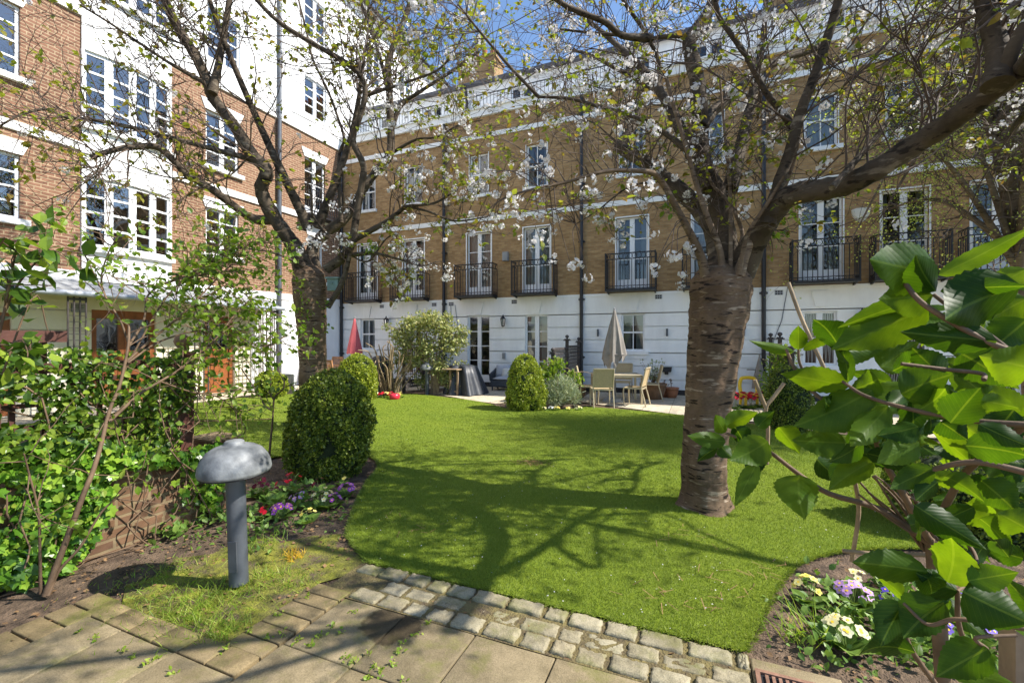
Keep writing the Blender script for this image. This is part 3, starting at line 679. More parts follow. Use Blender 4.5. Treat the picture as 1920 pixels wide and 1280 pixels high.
LAWN = [(-2.22,2.578),(.22,2.578),(.30,2.80),(.36,3.0),(.48,3.35),(.63,3.69),(.82,3.93),(1.05,4.12),(1.6,4.4),(2.6,4.62),(6,4.7),(9,5.0),(9,7.6),(6,8.3),(3.6,8.75),(1.5,9.34),(-.26,10.13),(-2.3,10.5),(-2.7,10.05),(-3.2,9.55),(-3.7,9.42),(-4.2,9.6),
        (-4.8,10.05),(-5.6,10.5),(-6.4,10.72),(-7.3,10.95),(-8.0,10.9),(-8.35,10.1),(-9.0,9.9),(-9.8,10.2),(-10.6,9.9),(-11.6,9.2),(-11.75,5),(-11.75,-1),(-4.6,-1),(-4.6,2.7),(-5.3,3.1),(-5.5,3.9),(-5.1,4.7),(-4.3,4.95),(-3.75,4.6),(-3.46,4.06),(-3.05,3.4),(-2.68,2.88)]
def round_off(poly, i0, i1):
    seg = smooth_path([(p[0],p[1],0) for p in poly[i0:i1+1]], 5)
    return poly[:i0]+[(float(p[0]),float(p[1])) for p in seg]+poly[i1+1:]
LAWN = round_off(LAWN, 34, len(LAWN)-1); LAWN = round_off(LAWN, 11, 31); LAWN = round_off(LAWN, 1, 9)
m, nt, N, L, B = newmat('turf'); co = objco(N)
n1 = noise(N, L, co, .9, 5, .6); n2 = noise(N, L, mapping(N, L, co, (1,1,1)), 130, 3, .7); n3 = noise(N, L, co, 9, 4, .6)
c_ = ramp(N, L, n2.outputs[0], [(.3, (.12,.18,.015)), (.55, (.20,.27,.023)), (.75, (.33,.38,.055))])
c_ = mixc(N, L, 1.0, c_, ramp(N, L, n1.outputs[0], [(.3, (.86,.9,.85)), (.7, (1.08,1.04,.95))]), 'MULTIPLY')
c_ = mixc(N, L, 1.0, c_, ramp(N, L, n3.outputs[0], [(.3, (.85,.86,.85)), (.7, (1,1,1))]), 'MULTIPLY')
L.new(c_, B.inputs['Base Color']); B.inputs['Roughness'].default_value = .8; B.inputs['Specular IOR Level'].default_value = .15
bump(N, L, B, n2.outputs[0], .8, .02); M['turf'] = m
flat('lawn', LAWN, 0.0, M['turf'])
def blades(name, poly, n, zmax, h, wd, mat, kind='stuff', near=1.0, power=1.0, z0=-.003):
    P_ = np.array(poly); lo, hi = P_.min(0), P_.max(0)
    # even in screen terms: dense close to the camera, thinner beyond
    xs = []; ys = []
    tot = 0
    while tot < n:
        Z = near*(zmax/near)**NR.random(60000); a = (NR.random(60000)-.5)*2.35
        X = a*Z; x = CT*X-ST*Z; y = ST*X+CT*Z
        k = inpoly(x, y, poly); xs.append(x[k]); ys.append(y[k]); tot += k.sum()
    x = np.concatenate(xs)[:n]; y = np.concatenate(ys)[:n]; Z = -ST*x+CT*y
    yd = np.stack([NR.normal(0,.45,n), NR.normal(0,.45,n), np.ones(n)], 1); zd = rdir(n)
    s = h*(.6+.8*NR.random(n)); ws = wd*(.7+.6*NR.random(n))*np.clip(Z/3, 1, 3.5)
    b = MB(); scatter(b, BLADE2 if h > .05 else BLADE, np.stack([x,y,np.full(n,z0)],1), yd, zd, np.stack([ws,s,s],1))
    return tag(b.build(name, mat), kind=kind)
blades('turf_pile', LAWN, 430000, 14.5, .019, .0036, M['grass'], near=2.2)
def fringe(name, pts, n, out=.03):
    P_ = np.array(pts); d = np.diff(P_, axis=0); ln = np.linalg.norm(d, axis=1); pk = NR.choice(len(d), n, p=ln/ln.sum()); t = NR.random((n,1)); q = P_[pk]+d[pk]*t
    nn = np.stack([d[pk][:,1],-d[pk][:,0]],1); nn /= np.linalg.norm(nn,axis=1)[:,None]; q = q+nn*NR.uniform(-.02,out*.5,(n,1))
    yd = np.stack([nn[:,0]*.9+NR.normal(0,.4,n), nn[:,1]*.9+NR.normal(0,.4,n), .35+.5*NR.random(n)],1); s = .028*(.5+NR.random(n))
    b = MB(); scatter(b, BLADE, np.stack([q[:,0],q[:,1],np.full(n,-.012)+.015*NR.random(n)],1), yd, rdir(n), np.stack([np.full(n,.005),s,s],1)); return tag(b.build(name, M['grass']), kind='stuff')
near = [p for p in LAWN if -4.3 < p[0] < 3 and p[1] < 5.0]
i0 = LAWN.index((-2.22,2.578)); edge = LAWN[-40:]+LAWN[:60]; edge = [p for p in edge if -5.6 < p[0] < 4 and p[1] < 5.1]
fringe('turf_edge', edge, 9000)
# white petals and straws dropped on the lawn
n = 420; Z = 2.4*(9/2.4)**NR.random(3000); a = (NR.random(3000)-.45)*2.0; X = a*Z; x = CT*X-ST*Z; y = ST*X+CT*Z; k = inpoly(x,y,LAWN); x=x[k][:n]; y=y[k][:n]
b = MB(); scatter(b, LEAFS, np.stack([x,y,np.full(len(x),.022)],1), rdir(len(x))*np.array((1,1,.1)), np.tile((0,0,1.),(len(x),1))+.3*rdir(len(x)), .008+.006*NR.random(len(x)))
tag(b.build('fallen_petals', M['blossom']), kind='stuff')
b = MB(); cs = [G(995,868), G(760,990), G(1290,1010), G(1240,1120), G(1370,1110), G(1460,1080)]
for i, c in enumerate(cs):
    n = 110 if i == 0 else 16; r = .22 if i == 0 else .3
    p = np.stack([c[0]+NR.normal(0,r*.6,n), c[1]+NR.normal(0,r*.35,n), np.full(n,.02)],1)
    scatter(b, ([(-.5,0,0),(.5,0,0),(.4,1,0),(-.4,1,0)],[(0,1,2,3)]), p, rdir(n)*np.array((1,1,.15)), (0,0,1), np.stack([np.full(n,.005),.05+.06*NR.random(n),np.full(n,.01)],1))
tag(b.build('dry_clippings', M['deadleaf']), kind='stuff')

# paving, brick edging and setts, all laid square to the terrace
def tintmat(name, c1, c2, c3, bmp=.5, bs=70, moss=0.0, stain=None):
    m, nt, N, L, B = newmat(name); co = objco(N); g = N.new('ShaderNodeNewGeometry')
    col = ramp(N, L, g.outputs['Random Per Island'], [(0, c1), (.5, c2), (1, c3)])
    n = noise(N, L, co, 7, 6, .65); col = mixc(N, L, 1.0, col, ramp(N, L, n.outputs[0], [(.28, (.62,.62,.58)), (.62, (1.08,1.08,1.08))]), 'MULTIPLY')
    sp = noise(N, L, co, 160, 2, .6); col = mixc(N, L, 1.0, col, ramp(N, L, sp.outputs[0], [(.3, (.72,.72,.72)), (.6, (1.1,1.1,1.1))]), 'MULTIPLY')
    if moss:
        mn = noise(N, L, co, 2.6, 6, .7); mf = ramp(N, L, mn.outputs[0], [(.50, (0,0,0)), (.68, (moss,)*3)])
        col = mixc(N, L, mf, col, (.135,.14,.028))
    if stain is not None:
        vd = N.new('ShaderNodeVectorMath'); vd.operation = 'DISTANCE'; L.new(co, vd.inputs[0]); vd.inputs[1].default_value = stain
        ns = noise(N, L, co, 9, 5, .6); ma = N.new('ShaderNodeMath'); ma.operation = 'MULTIPLY_ADD'; ma.inputs[1].default_value = .22; L.new(ns.outputs[0], ma.inputs[0]); L.new(vd.outputs['Value'], ma.inputs[2])
        col = mixc(N, L, 1.0, col, ramp(N, L, ma.outputs[0], [(.27, (.34,.32,.30)), (.30, (1,1,1))]), 'MULTIPLY')
    L.new(col, B.inputs['Base Color']); B.inputs['Roughness'].default_value = .85; B.inputs['Specular IOR Level'].default_value = .25
    bump(N, L, B, noise(N, L, co, bs, 6, .7).outputs[0], bmp, .008); return m
M['slab'] = tintmat('concrete_slab', (.235,.185,.105), (.27,.215,.128), (.20,.158,.092), moss=.9, stain=tuple(G(740,1165)))
M['pbrick'] = tintmat('paving_brick', (.22,.165,.085), (.26,.195,.10), (.19,.145,.08), moss=1.0)
M['sett'] = tintmat('granite_sett', (.27,.235,.155), (.35,.31,.21), (.30,.255,.165), 1.0, 38, moss=.8)
M['patio'] = tintmat('patio_slab', (.56,.48,.35), (.60,.52,.39), (.52,.44,.32))
def rounded(mb, x0, x1, y0, y1, z0, z1, r=.012, jit=.004, nx=4, ny=3):
    """one laid stone: worn edges and a slightly uneven top"""
    xs = np.concatenate([[x0, x0+r*.4], np.linspace(x0+r*1.4, x1-r*1.4, nx), [x1-r*.4, x1]]); yy = np.concatenate([[y0, y0+r*.4], np.linspace(y0+r*1.4, y1-r*1.4, ny), [y1-r*.4, y1]])
    nxx, nyy = len(xs), len(yy); v = []
    for j, y in enumerate(yy):
        for i, x in enumerate(xs):
            e = min(i, nxx-1-i, j, nyy-1-j); z = z1-(r*1.5 if e == 0 else r*.45 if e == 1 else 0)+RND.uniform(-jit,jit)
            if (i in (0,nxx-1)) and (j in (0,nyy-1)): x_ = x+(r*.6 if i == 0 else -r*.6); y_ = y+(r*.6 if j == 0 else -r*.6)
            else: x_, y_ = x+RND.uniform(-jit,jit)*.8, y+RND.uniform(-jit,jit)*.8
            v.append((x_, y_, z))
    f = [(j*nxx+i, j*nxx+i+1, (j+1)*nxx+i+1, (j+1)*nxx+i) for j in range(nyy-1) for i in range(nxx-1)]
    n = len(v); ring = [i for i in range(nxx)]+[j*nxx+nxx-1 for j in range(1,nyy)]+[(nyy-1)*nxx+i for i in range(nxx-2,-1,-1)]+[j*nxx for j in range(nyy-2,0,-1)]
    for q in ring: v.append((v[q][0], v[q][1], z0))
    k = len(ring); f += [(n+i, n+(i+1)%k, ring[(i+1)%k], ring[i]) for i in range(k)]
    mb.add(v, f, 0, True)
sl_ = MB(); S = .455
M['jsoil'] = pm('joint_soil', (.15,.11,.065), .95, .4, 14, 1.0, 70, c2=(.21,.17,.06), bdist=.02)
for i in range(-3, 8):
    for j in range(-7, 1):
        x0 = -2.03+S*i; y1 = 2.172+S*j
        if i < 0: y1 = 1.455+S*j
        if x0 > .1 and y1 > 1.9 and x0 > .9: continue
        rounded(sl_, max(x0,-3.268)+.004, x0+S-.004, y1-S+.004, y1-.004, -.06, -.004+RND.uniform(-.004,.004), .005, .0012, 3, 3)
tag(sl_.build('paving', M['slab']), kind='structure')
b = MB()
y = 2.24
while y > 1.62: rounded(b, -2.31, -2.045, y-.105, y-.006, -.06, -.004+RND.uniform(-.002,.002), .005, .0012); y -= .107
x = -2.05
while x > -3.25: rounded(b, x-.215+.004, x-.004, 1.462, 1.60, -.06, -.005+RND.uniform(-.002,.002), .005, .0012); x -= .217
y = 1.62
while y > -1: rounded(b, -3.52, -3.27, y-.13, y-.006, -.06, -.005+RND.uniform(-.002,.002), .005, .0012) ; y -= .135
tag(b.build('brick_edging', M['pbrick']), kind='structure')
b = MB()
for row, (y0, y1, z, off) in enumerate(((2.452,2.562,.008,0),(2.322,2.428,-.0085,.07),(2.192,2.298,.0,.02))):
    x = -2.2+off+(.06 if row else 0)+(.0 if row < 2 else .1)
    while x < (.20 if row == 0 else .16):
        l = RND.uniform(.14,.215)
        if RND.random() < .12: l *= .6
        rounded(b, x, min(x+l, .23), y0+RND.uniform(-.006,.006), y1+RND.uniform(-.008,.008), -.07, z+RND.uniform(-.009,.009), .010, .0055, 8, 6); x += l+RND.uniform(.012,.03)
tag(b.build('sett_edging', M['sett']), kind='structure')
flat('joint_soil', [(-2.24,2.18),(.235,2.18),(.235,2.575),(-2.24,2.575)], -.012, M['jsoil'])
b = MB(); rounded(b, .24, .62, 2.10, 2.545, -.06, .0, .006, .001)
tag(b.build('drain_surround', M['slab']), kind='structure')
b = MB(); x0, x1, y0, y1 = .25, .50, 2.19, 2.45
b.box((x0,y0,-.03),(x1,y1,.003), 1)
for (p, q) in (((x0,y0),(x1,y0+.02)),((x0,y1-.02),(x1,y1)),((x0,y0+.021),(x0+.02,y1-.021)),((x1-.02,y0+.021),(x1,y1-.021))): b.box((*p,.004),(*q,.014))
for k in range(7):
    x = x0+.04+.028*k
    b.box((x,y0+.03,.004),(x+.014,y0+.115,.0135)); b.box((x,y0+.145,.004),(x+.014,y1-.03,.0135))
b.box((x0+.021,y0+.122,.004),(x1-.021,y0+.139,.0135))
tag(b.build('drain_grate', [pm('rusty_iron', (.24,.13,.085), .7, .35, 20, .3, 60), M['iron']]), 'rusty slotted drain grate set in the paving beside the flower bed', 'drain grate')
# patios in front of the doors
def patio(poly, name='patio'):
    b = MB(); P_ = np.array(poly); lo, hi = P_.min(0), P_.max(0); S = .6
    import bmesh
    bm = bmesh.new()
    for i in range(int((hi[0]-lo[0])/S)+1):
        for j in range(int((hi[1]-lo[1])/S)+1):
            x0 = lo[0]+S*i; y1 = hi[1]-S*j
            b.add([(x0+.004,y1-S+.004,-.012),(x0+S-.004,y1-S+.004,-.012),(x0+S-.004,y1-.004,-.012),(x0+.004,y1-.004,-.012)], [(0,1,2,3)])
    o = b.build(name, M['patio']); me = o.data; bm.from_mesh(me)
    n = len(poly)
    for i in range(n):        # trim the slabs to the outline
        p, q = poly[i], poly[(i+1)%n]; d = Vector((q[0]-p[0], q[1]-p[1], 0)); nn = Vector((d.y, -d.x, 0)).normalized()
        bmesh.ops.bisect_plane(bm, geom=bm.verts[:]+bm.edges[:]+bm.faces[:], plane_co=(*p,0), plane_no=nn, clear_outer=True)
    bm.to_mesh(me); bm.free()
    return tag(o, kind='structure')
patio([(-3.0,10.75),(-.26,10.18),(1.5,9.40),(3.6,8.8),(6,8.35),(9,7.65),(14,7.6),(14,13.77),(-3.0,13.77)])
patio([(-7.3,11.2),(-5.6,10.55),(-4.75,10.12),(-4.0,11.4),(-3.55,13.77),(-7.3,13.77)])
patio([(-12.9,11.6),(-10.2,11.3),(-8.5,11.5),(-7.35,13.77),(-13.05,13.77)])
b = MB(); b.add([(-13.05,-6,-.01),(-11.8,-6,-.01),(-11.8,11.5,-.01),(-13.05,11.5,-.01)], [(0,1,2,3)]); tag(b.build('path', M['patio']), kind='structure')
# moss and bare earth round the bollard
m, nt, N, L, B = newmat('moss'); co = objco(N); n1 = noise(N, L, co, 6, 6, .7); n2 = noise(N, L, co, 80, 3)
c_ = ramp(N, L, n1.outputs[0], [(.36, (.12,.085,.05)), (.46, (.16,.15,.03)), (.6, (.26,.26,.025)), (.75, (.34,.31,.04))]); c_ = mixc(N, L, 1.0, c_, ramp(N, L, n2.outputs[0], [(.3,(.6,.6,.6)),(.7,(1.1,1.1,1.1))]), 'MULTIPLY')
L.new(c_, B.inputs['Base Color']); B.inputs['Roughness'].default_value = .95; bump(N, L, B, n2.outputs[0], .8, .02); M['moss'] = m
MOSS = [(-3.26,1.61),(-2.33,1.61),(-2.33,2.26),(-2.24,2.40),(-2.24,2.62),(-2.42,2.75),(-2.62,2.70),(-2.75,2.9),(-2.95,2.78),(-3.08,2.58),(-3.22,2.62),(-3.42,2.5),(-3.40,2.25),(-3.58,2.1),(-3.42,1.9),(-3.5,1.75)]
flat('moss', MOSS, -.022, M['moss'], 'stuff')

# ================================================================ bollard lamps
def bollard(label, loc):
    o = thing('bollard_lamp', label, 'bollard lamp', loc, 'mushroom bollard lamps', local=True)
    b = MB(); b.lathe([(.057,.0),(.057,.74)], (0,0,0), 28); b.box((-.026,-.060,.10),(.026,-.048,.30)); b.build('post', M['post_metal'], o)
    d = MB(); pr = [(.066,.73),(.235,.735),(.243,.742),(.245,.758),(.238,.80),(.218,.845),(.185,.888),(.14,.915),(.085,.932),(.068,.936),(.066,.952),(.055,.960),(.001,.962)]
    pr = [(r*.87,.735+(z-.735)*.92) for r,z in pr]; d.lathe(pr, (0,0,0), 40); do = d.build('dome', M['metal'], o); r_ = MB(); r_.lathe([(.203,.728),(.206,.728),(.206,.736),(.203,.736)], (0,0,0), 40); r_.build('rim_seal', M['iron'], do)
    k_ = MB(); k_.lathe([(.057,.70),(.062,.70),(.062,.728),(.057,.728)], (0,0,0), 28); k_.build('collar', M['metal'], o); return o
bl = bollard('grey domed bollard lamp standing in moss and weeds beside the paving', tuple(G(448,1092)))
bl.rotation_euler = (math.radians(1.5), math.radians(-1), .4)
place_copy(bl, tuple(P(801,636,13.1)[:2])+(-.02,), 0, 'far grey domed bollard lamp half hidden behind the variegated shrub')

# ================================================================ left wall and trellis fence
lw_ = thing('garden_wall', 'low brown brick garden wall partly covered with ivy', 'wall', (-4.25,1.5,0))
b = MB(); b.box((-4.37,-1.5,-.03),(-4.15,2.72,.56)); b.box((-4.42,2.721,-.03),(-4.10,2.97,.62)); b.build('brickwork', M['brick_low'], lw_)
b = MB(); b.box((-4.40,-1.5,.561),(-4.12,2.72,.625)); b.box((-4.45,2.70,.626),(-4.07,3.0,.68)); b.build('coping', M['brick_low'], lw_)
b = MB(); b.box((-4.152,-1.5,-.02),(-4.13,2.72,.12)); b.build('plinth_course', M['brick_low'], lw_)
tf = thing('trellis_fence', 'dark brown timber trellis fence on the low brick wall overgrown with climbers', 'fence', (-4.26,1.5,.62))
p = MB()
for y in (2.56,1.35,.1,-1.2): p = MB(); p.box((-4.34,y-.05,.4),(-4.20,y+.06,1.46)); p.box((-4.35,y-.065,1.46),(-4.19,y+.075,1.49)); p.build('post', M['fence'], tf)
r = MB(); r.box((-4.31,-1.3,1.58-.0),(-4.22,1.75,1.66)); r.box((-4.30,-1.3,1.36),(-4.23,2.5,1.43)); r.box((-4.30,-1.3,.66),(-4.23,2.5,.72)); r.build('rail', M['fence'], tf)
s = MB()
for y in np.arange(-1.25,2.5,.16): s.box((-4.285,y,.70),(-4.265,y+.03,1.59 if y < 1.7 else 1.38))
for z in np.arange(.82,1.36,.155): s.box((-4.262,-1.25,z),(-4.242,2.5,z+.03))
s.build('lattice', M['fence'], tf)
b = MB(); c = (-4.27,2.565,1.49); b.lathe([(.001,0),(.045,.0),(.05,.01),(.03,.025),(.055,.055),(.068,.09),(.06,.125),(.03,.15),(.001,.155)], c, 16); tag(b.build('post_finial', M['aged_terra'], tf))

# ================================================================ trellis screens and odd garden things
def trellis_screen(label, u, v0, v1, h, hs, cat='trellis'):
    o = thing('trellis_screen', label, cat, (u,(v0+v1)/2,0), 'trellis screens dividing the patios')
    m_ = M['darkwood']; vs = np.linspace(v0, v1, 3)
    for k, v in enumerate(vs):
        b = MB(); hh = hs[k]; b.box((u-.04,v-.04,-.02),(u+.04,v+.04,hh)); b.box((u-.085,v-.085,hh),(u+.085,v+.085,hh+.03)); b.box((u-.06,v-.06,hh+.03),(u+.06,v+.06,hh+.055))
        b.lathe([(.02,hh+.055),(.022,hh+.07),(.05,hh+.10),(.055,hh+.125),(.04,hh+.155),(.001,hh+.17)], (u,v,0), 12); b.build('post', m_, o)
    for k in range(2):
        b = MB(); a0, a1 = vs[k]+.041, vs[k+1]-.041; t = h[k]
        b.box((u-.03,a0,t-.05),(u+.03,a1,t)); b.box((u-.03,a0,.10),(u+.03,a1,.15))
        for v in np.arange(a0+.02, a1-.03, .10): b.box((u-.018,v,.15),(u-.002,v+.02,t-.05))
        for z in np.arange(.2, t-.06, .10): b.box((u+.0,a0,z),(u+.015,a1,z+.02))
        b.build('lattice_panel', m_, o)
    return o
trellis_screen('dark trellis screen with ball finials left of the metal dining set', -3.42, 10.9, 13.55, (1.38,1.42), (1.22,1.56,1.5))
trellis_screen('dark trellis screen behind the bare pruned shrub and variegated shrub', -8.35, 11.4, 13.5, (1.36,1.36), (1.5,1.5,1.5))
trellis_screen('reddish brown trellis screen by the drainpipe right of the cherry trunk', 1.75, 10.6, 13.5, (1.45,1.5), (1.3,1.6,1.6))
c = P(530,636,13.5); b = MB()
for k in range(9): b.box((c[0]-.48+.108*k,c[1]-.02,-.02),(c[0]-.48+.108*k+.10,c[1]+.02,.52))
b.box((c[0]-.5,c[1]-.04,.521),(c[0]+.5,c[1]+.05,.57)); b.box((c[0]-.48,c[1]+.021,.05),(c[0]+.48,c[1]+.05,.12))
tag(b.build('board_screen', M['greyboard']), 'low grey upright board screen beside the left cherry trunk', 'screen')

# parasols
def parasol(label, loc, top, z0, r, col, wavy, base=True):
    o = thing('parasol', label, 'parasol', loc, 'closed parasols on the patios', local=True)
    b = MB(); b.tube([(0,0,.03),(0,0,top+.02)], .022, 10); b.build('pole', M['lead'], o)
    c = MB(); k = 8; n = 96
    prof = [(.012,top),(.035,top-.03),(.05,top-.12),(.10*r/.25,top-.4),(.17*r/.25,top-.75),(.235*r/.25,z0+.12),(.25*r/.25,z0)]
    ph = [RND.uniform(-.4,.4) for _ in range(k)]
    def mod(t, i):
        f = i/6.0; j = int((t/(2*math.pi)*k)) % k
        return 1+(-.30*abs(math.sin(k*t/2+ph[j]*.3)))*f*(1 if wavy else .35)
    c.lathe(prof, (0,0,0), n, mod=mod)
    V = c.V[-1]
    for q in range(n):         # scalloped hem
        t = q*2*math.pi/n; V[6*n+q,2] += (.10 if wavy else .02)*math.cos(k*t) + (-.22*max(0,math.cos(t*1.0+2.2)) if wavy else 0)
    c.lathe([(.25*r/.25*.8,z0+.1),(.03,z0+.25)], (0,0,0), 24); c.build('canopy', col, o)
    f = MB(); f.lathe([(.02,top),(.03,top+.02),(.02,top+.05),(.001,top+.06)], (0,0,0), 10); f.build('finial', M['lead'], o)
    s = MB(); s.box((-.26,-.26,0),(.26,.26,.05)); s.box((-.2,-.2,.051),(.2,.2,.09)); s.tube([(0,0,.09),(0,0,.4)], .032, 10); s.build('base', M['lead'], o)
    return o
pg = P(1152,751,11.67); parasol('closed taupe parasol standing through the metal dining table', (pg[0],pg[1],-.01), 2.38, 1.12, .34, M['grey_cloth'], True)
pr = P(665,636,15.3); parasol('closed faded red parasol over the wooden table', (pr[0],pr[1],-.01), 2.33, 1.12, .27, M['red_cloth'], False)

# metal dining set
TB = P(1153,750,11.6); TX, TY = TB[0]+.02, TB[1]
o = thing('dining_table', 'pale slatted metal garden table with the taupe parasol through it', 'table', (TX,TY,-.012), local=True, rz=.3)
b = MB()
for k in range(9): 
    y = -.44+.098*k
    if k == 4: b.box((-.56,y,.70),(-.05,y+.09,.72)); b.box((.05,y,.70),(.56,y+.09,.72))
    else: b.box((-.56,y,.70),(.56,y+.09,.72))
b.build('tabletop', M['table_top'], o)
b = MB()
for (x0,y0,x1,y1) in ((-.6,-.48,.6,-.445),(-.6,.445,.6,.48),(-.6,-.444,-.565,.444),(.565,-.444,.6,.444)): b.box((x0,y0,.665),(x1,y1,.725))
b.build('frame', M['alu'], o)
for sx in (-1,1):
    for sy in (-1,1): b = MB(); b.box((sx*.575-.025,sy*.455-.025,0),(sx*.575+.025,sy*.455+.025,.664)); b.build('leg', M['alu'], o)
def make_sling_chair(label):
    o = thing('sling_chair', label, 'chair', (0,0,0), 'sling chairs round the metal table', local=True)
    for sx in (-1,1):      # chair faces +y
        b = MB(); b.tube(smooth_path([(sx*.235,.22,0),(sx*.235,.24,.25),(sx*.235,.235,.43)],3), .016, 8); b.build('leg', M['alu'], o)
        b = MB(); b.tube(smooth_path([(sx*.235,-.30,0),(sx*.235,-.24,.25),(sx*.235,-.19,.44),(sx*.235,-.24,.66),(sx*.235,-.30,.92)],3), .016, 8); b.build('back_leg', M['alu'], o)
    b = MB(); b.bar((-.235,-.19,.43),(-.235,.235,.43),.03); b.bar((.235,-.19,.43),(.235,.235,.43),.03); b.bar((-.235,.235,.425),(.235,.235,.425),.028); b.bar((-.235,-.2,.42),(.235,-.2,.42),.028); b.bar((-.235,-.30,.92),(.235,-.30,.92),.028)
    b.build('seat_frame', M['alu'], o)
    s = MB(); sub = smooth_path([(0,.235,.44),(0,.0,.42),(0,-.18,.445)],4)
    s.add([(x,p[1],p[2]) for p in sub for x in (-.222,.222)], [(2*i,2*i+1,2*i+3,2*i+2) for i in range(len(sub)-1)], 0, True); s.build('seat', M['sling'], o)
    s = MB(); sub = smooth_path([(0,-.195,.47),(0,-.225,.62),(0,-.295,.91)],4)
    s.add([(x,p[1],p[2]) for p in sub for x in (-.222,.222)], [(2*i,2*i+1,2*i+3,2*i+2) for i in range(len(sub)-1)], 0, True); s.build('backrest', M['sling'], o)
    return o
ch0 = make_sling_chair('sling chair seen square from behind at the near side of the metal table')
c = P(1128,760,10.75); ch0.location = (c[0],c[1],-.012); ch0.rotation_euler = (0,0,.38)
for (px, Z, rz, lb) in ((1104,11.35,-1.35,'pale sling chair at the left end of the metal table'),(1192,11.0,1.45,'sling chair turned side on at the right end of the metal table'),
                        (1167,12.55,math.pi,'grey backed sling chair on the far side of the metal table'),(1219,11.9,1.75,'sling chair set back by the wall between metal table and large pot')):
    c = P(px,636,Z); place_copy(ch0, (c[0],c[1],-.012), rz, lb)

# wooden table and chairs under the red parasol
o = thing('wooden_table', 'brown wooden garden table under the red parasol', 'table', (pr[0]-.1,pr[1],-.012), local=True)
b = MB()
for k in range(8): b.box((-.75,-.44+.11*k,.71),(.75,-.34+.11*k,.74))
b.build('tabletop', M['teak'], o)
for sx in (-1,1):
    for sy in (-1,1): b = MB(); b.box((sx*.66-.03,sy*.36-.03,0),(sx*.66+.03,sy*.36+.03,.705)); b.build('leg', M['teak'], o)
def make_wood_chair(label):
    o = thing('wooden_chair', label, 'chair', (0,0,0), 'slatted wooden chairs under the red parasol', local=True)
    for sx in (-1,1):
        b = MB(); b.box((sx*.24-.02,.2,0),(sx*.24+.02,.24,.44)); b.build('leg', M['teak'], o)
        b = MB(); b.bar((sx*.24,-.2,0),(sx*.24,-.2,.45),.04); b.bar((sx*.24,-.2,.45),(sx*.24,-.30,.95),.04); b.build('back_leg', M['teak'], o)
    b = MB()
    for k in range(6): b.box((-.22,-.2+.075*k,.42),(.22,-.14+.075*k,.44))
    b.build('seat', M['teak'], o); b = MB()
    for k in range(8): b.bar((-.19+.054*k,-.205,.5),(-.19+.054*k,-.292,.91),.032,.014)
    b.bar((-.26,-.30,.94),(.26,-.30,.94),.03,.07); b.bar((-.24,-.206,.5),(.24,-.206,.5),.03,.05); b.build('backrest', M['teak'], o)
    return o
wc = make_wood_chair('slatted wooden chair back beside the left cherry trunk'); c = P(624,636,14.2); wc.location = (c[0],c[1],-.012); wc.rotation_euler = (0,0,.0)
c = P(692,636,14.3); place_copy(wc, (c[0],c[1],-.012), 1.1, 'slatted wooden chair between the yellow green box bush and a black cover')
c = P(622,636,16.2); place_copy(wc, (c[0],c[1],-.012), math.pi, 'wooden chair on the far side of the wooden table, partly behind the left cherry trunk')

# wicker sofa with cushions
c = P(956,636,14.25); o = thing('wicker_sofa', 'dark wicker garden sofa with grey cushions by the white garden door', 'sofa', (c[0],c[1],-.012), local=True, rz=.12)
b = MB(); b.box((-.55,-.3,.14),(.55,.36,.32)); pth = smooth_path([(-.58,-.3,.50),(-.6,.1,.55),(-.5,.36,.68),(0,.42,.74),(.5,.36,.68),(.6,.1,.55),(.58,-.3,.50)],5); b.tube(pth,.035,8)
for p in pth[::1]: b.bar((p[0]*.97,p[1]*.97,.3),(p[0],p[1],p[2]),.028)
for z in (.36,.42,.48): b.tube([(p[0]*.985,p[1]*.985,z) for p in pth],.014,6)
b.build('wicker_frame', M['wicker'], o)
for x in (-.5,.5):
    for y in (-.26,.3): b = MB(); b.bar((x,y,0),(x,y,.14),.04); b.build('leg', M['wicker'], o)
def pillow(name, cx, cy, cz, w_, h_, t, tilt, o, mt):
    b = MB(); n = 8; v = []; f = []
    for sgn in (1,-1):
        for j in range(n+1):
            for i in range(n+1):
                s_, r_ = i/n*2-1, j/n*2-1; q = t*(max(0,(1-s_**4)*(1-r_**4)))**.6*sgn
                y, z = q*math.cos(tilt)+r_*h_*math.sin(tilt), r_*h_*math.cos(tilt)-q*math.sin(tilt); v.append((cx+s_*w_, cy+y, cz+z))
    for q in range(2):
        for j in range(n):
            for i in range(n): a = q*(n+1)**2+j*(n+1)+i; f.append((a,a+1,a+n+2,a+n+1))
    b.add(v, f, 0, True); b.build(name, mt, o)
pillow('seat_cushion', 0, .0, .37, .5, .3, .07, math.pi/2, o, M['cushion'])
for x in (-.3,.3): pillow('back_cushion', x, .24, .58, .24, .2, .09, .25, o, M['cushion'])
pillow('scatter_cushion', -.12, .12, .54, .17, .16, .06, .45, o, M['blind'])

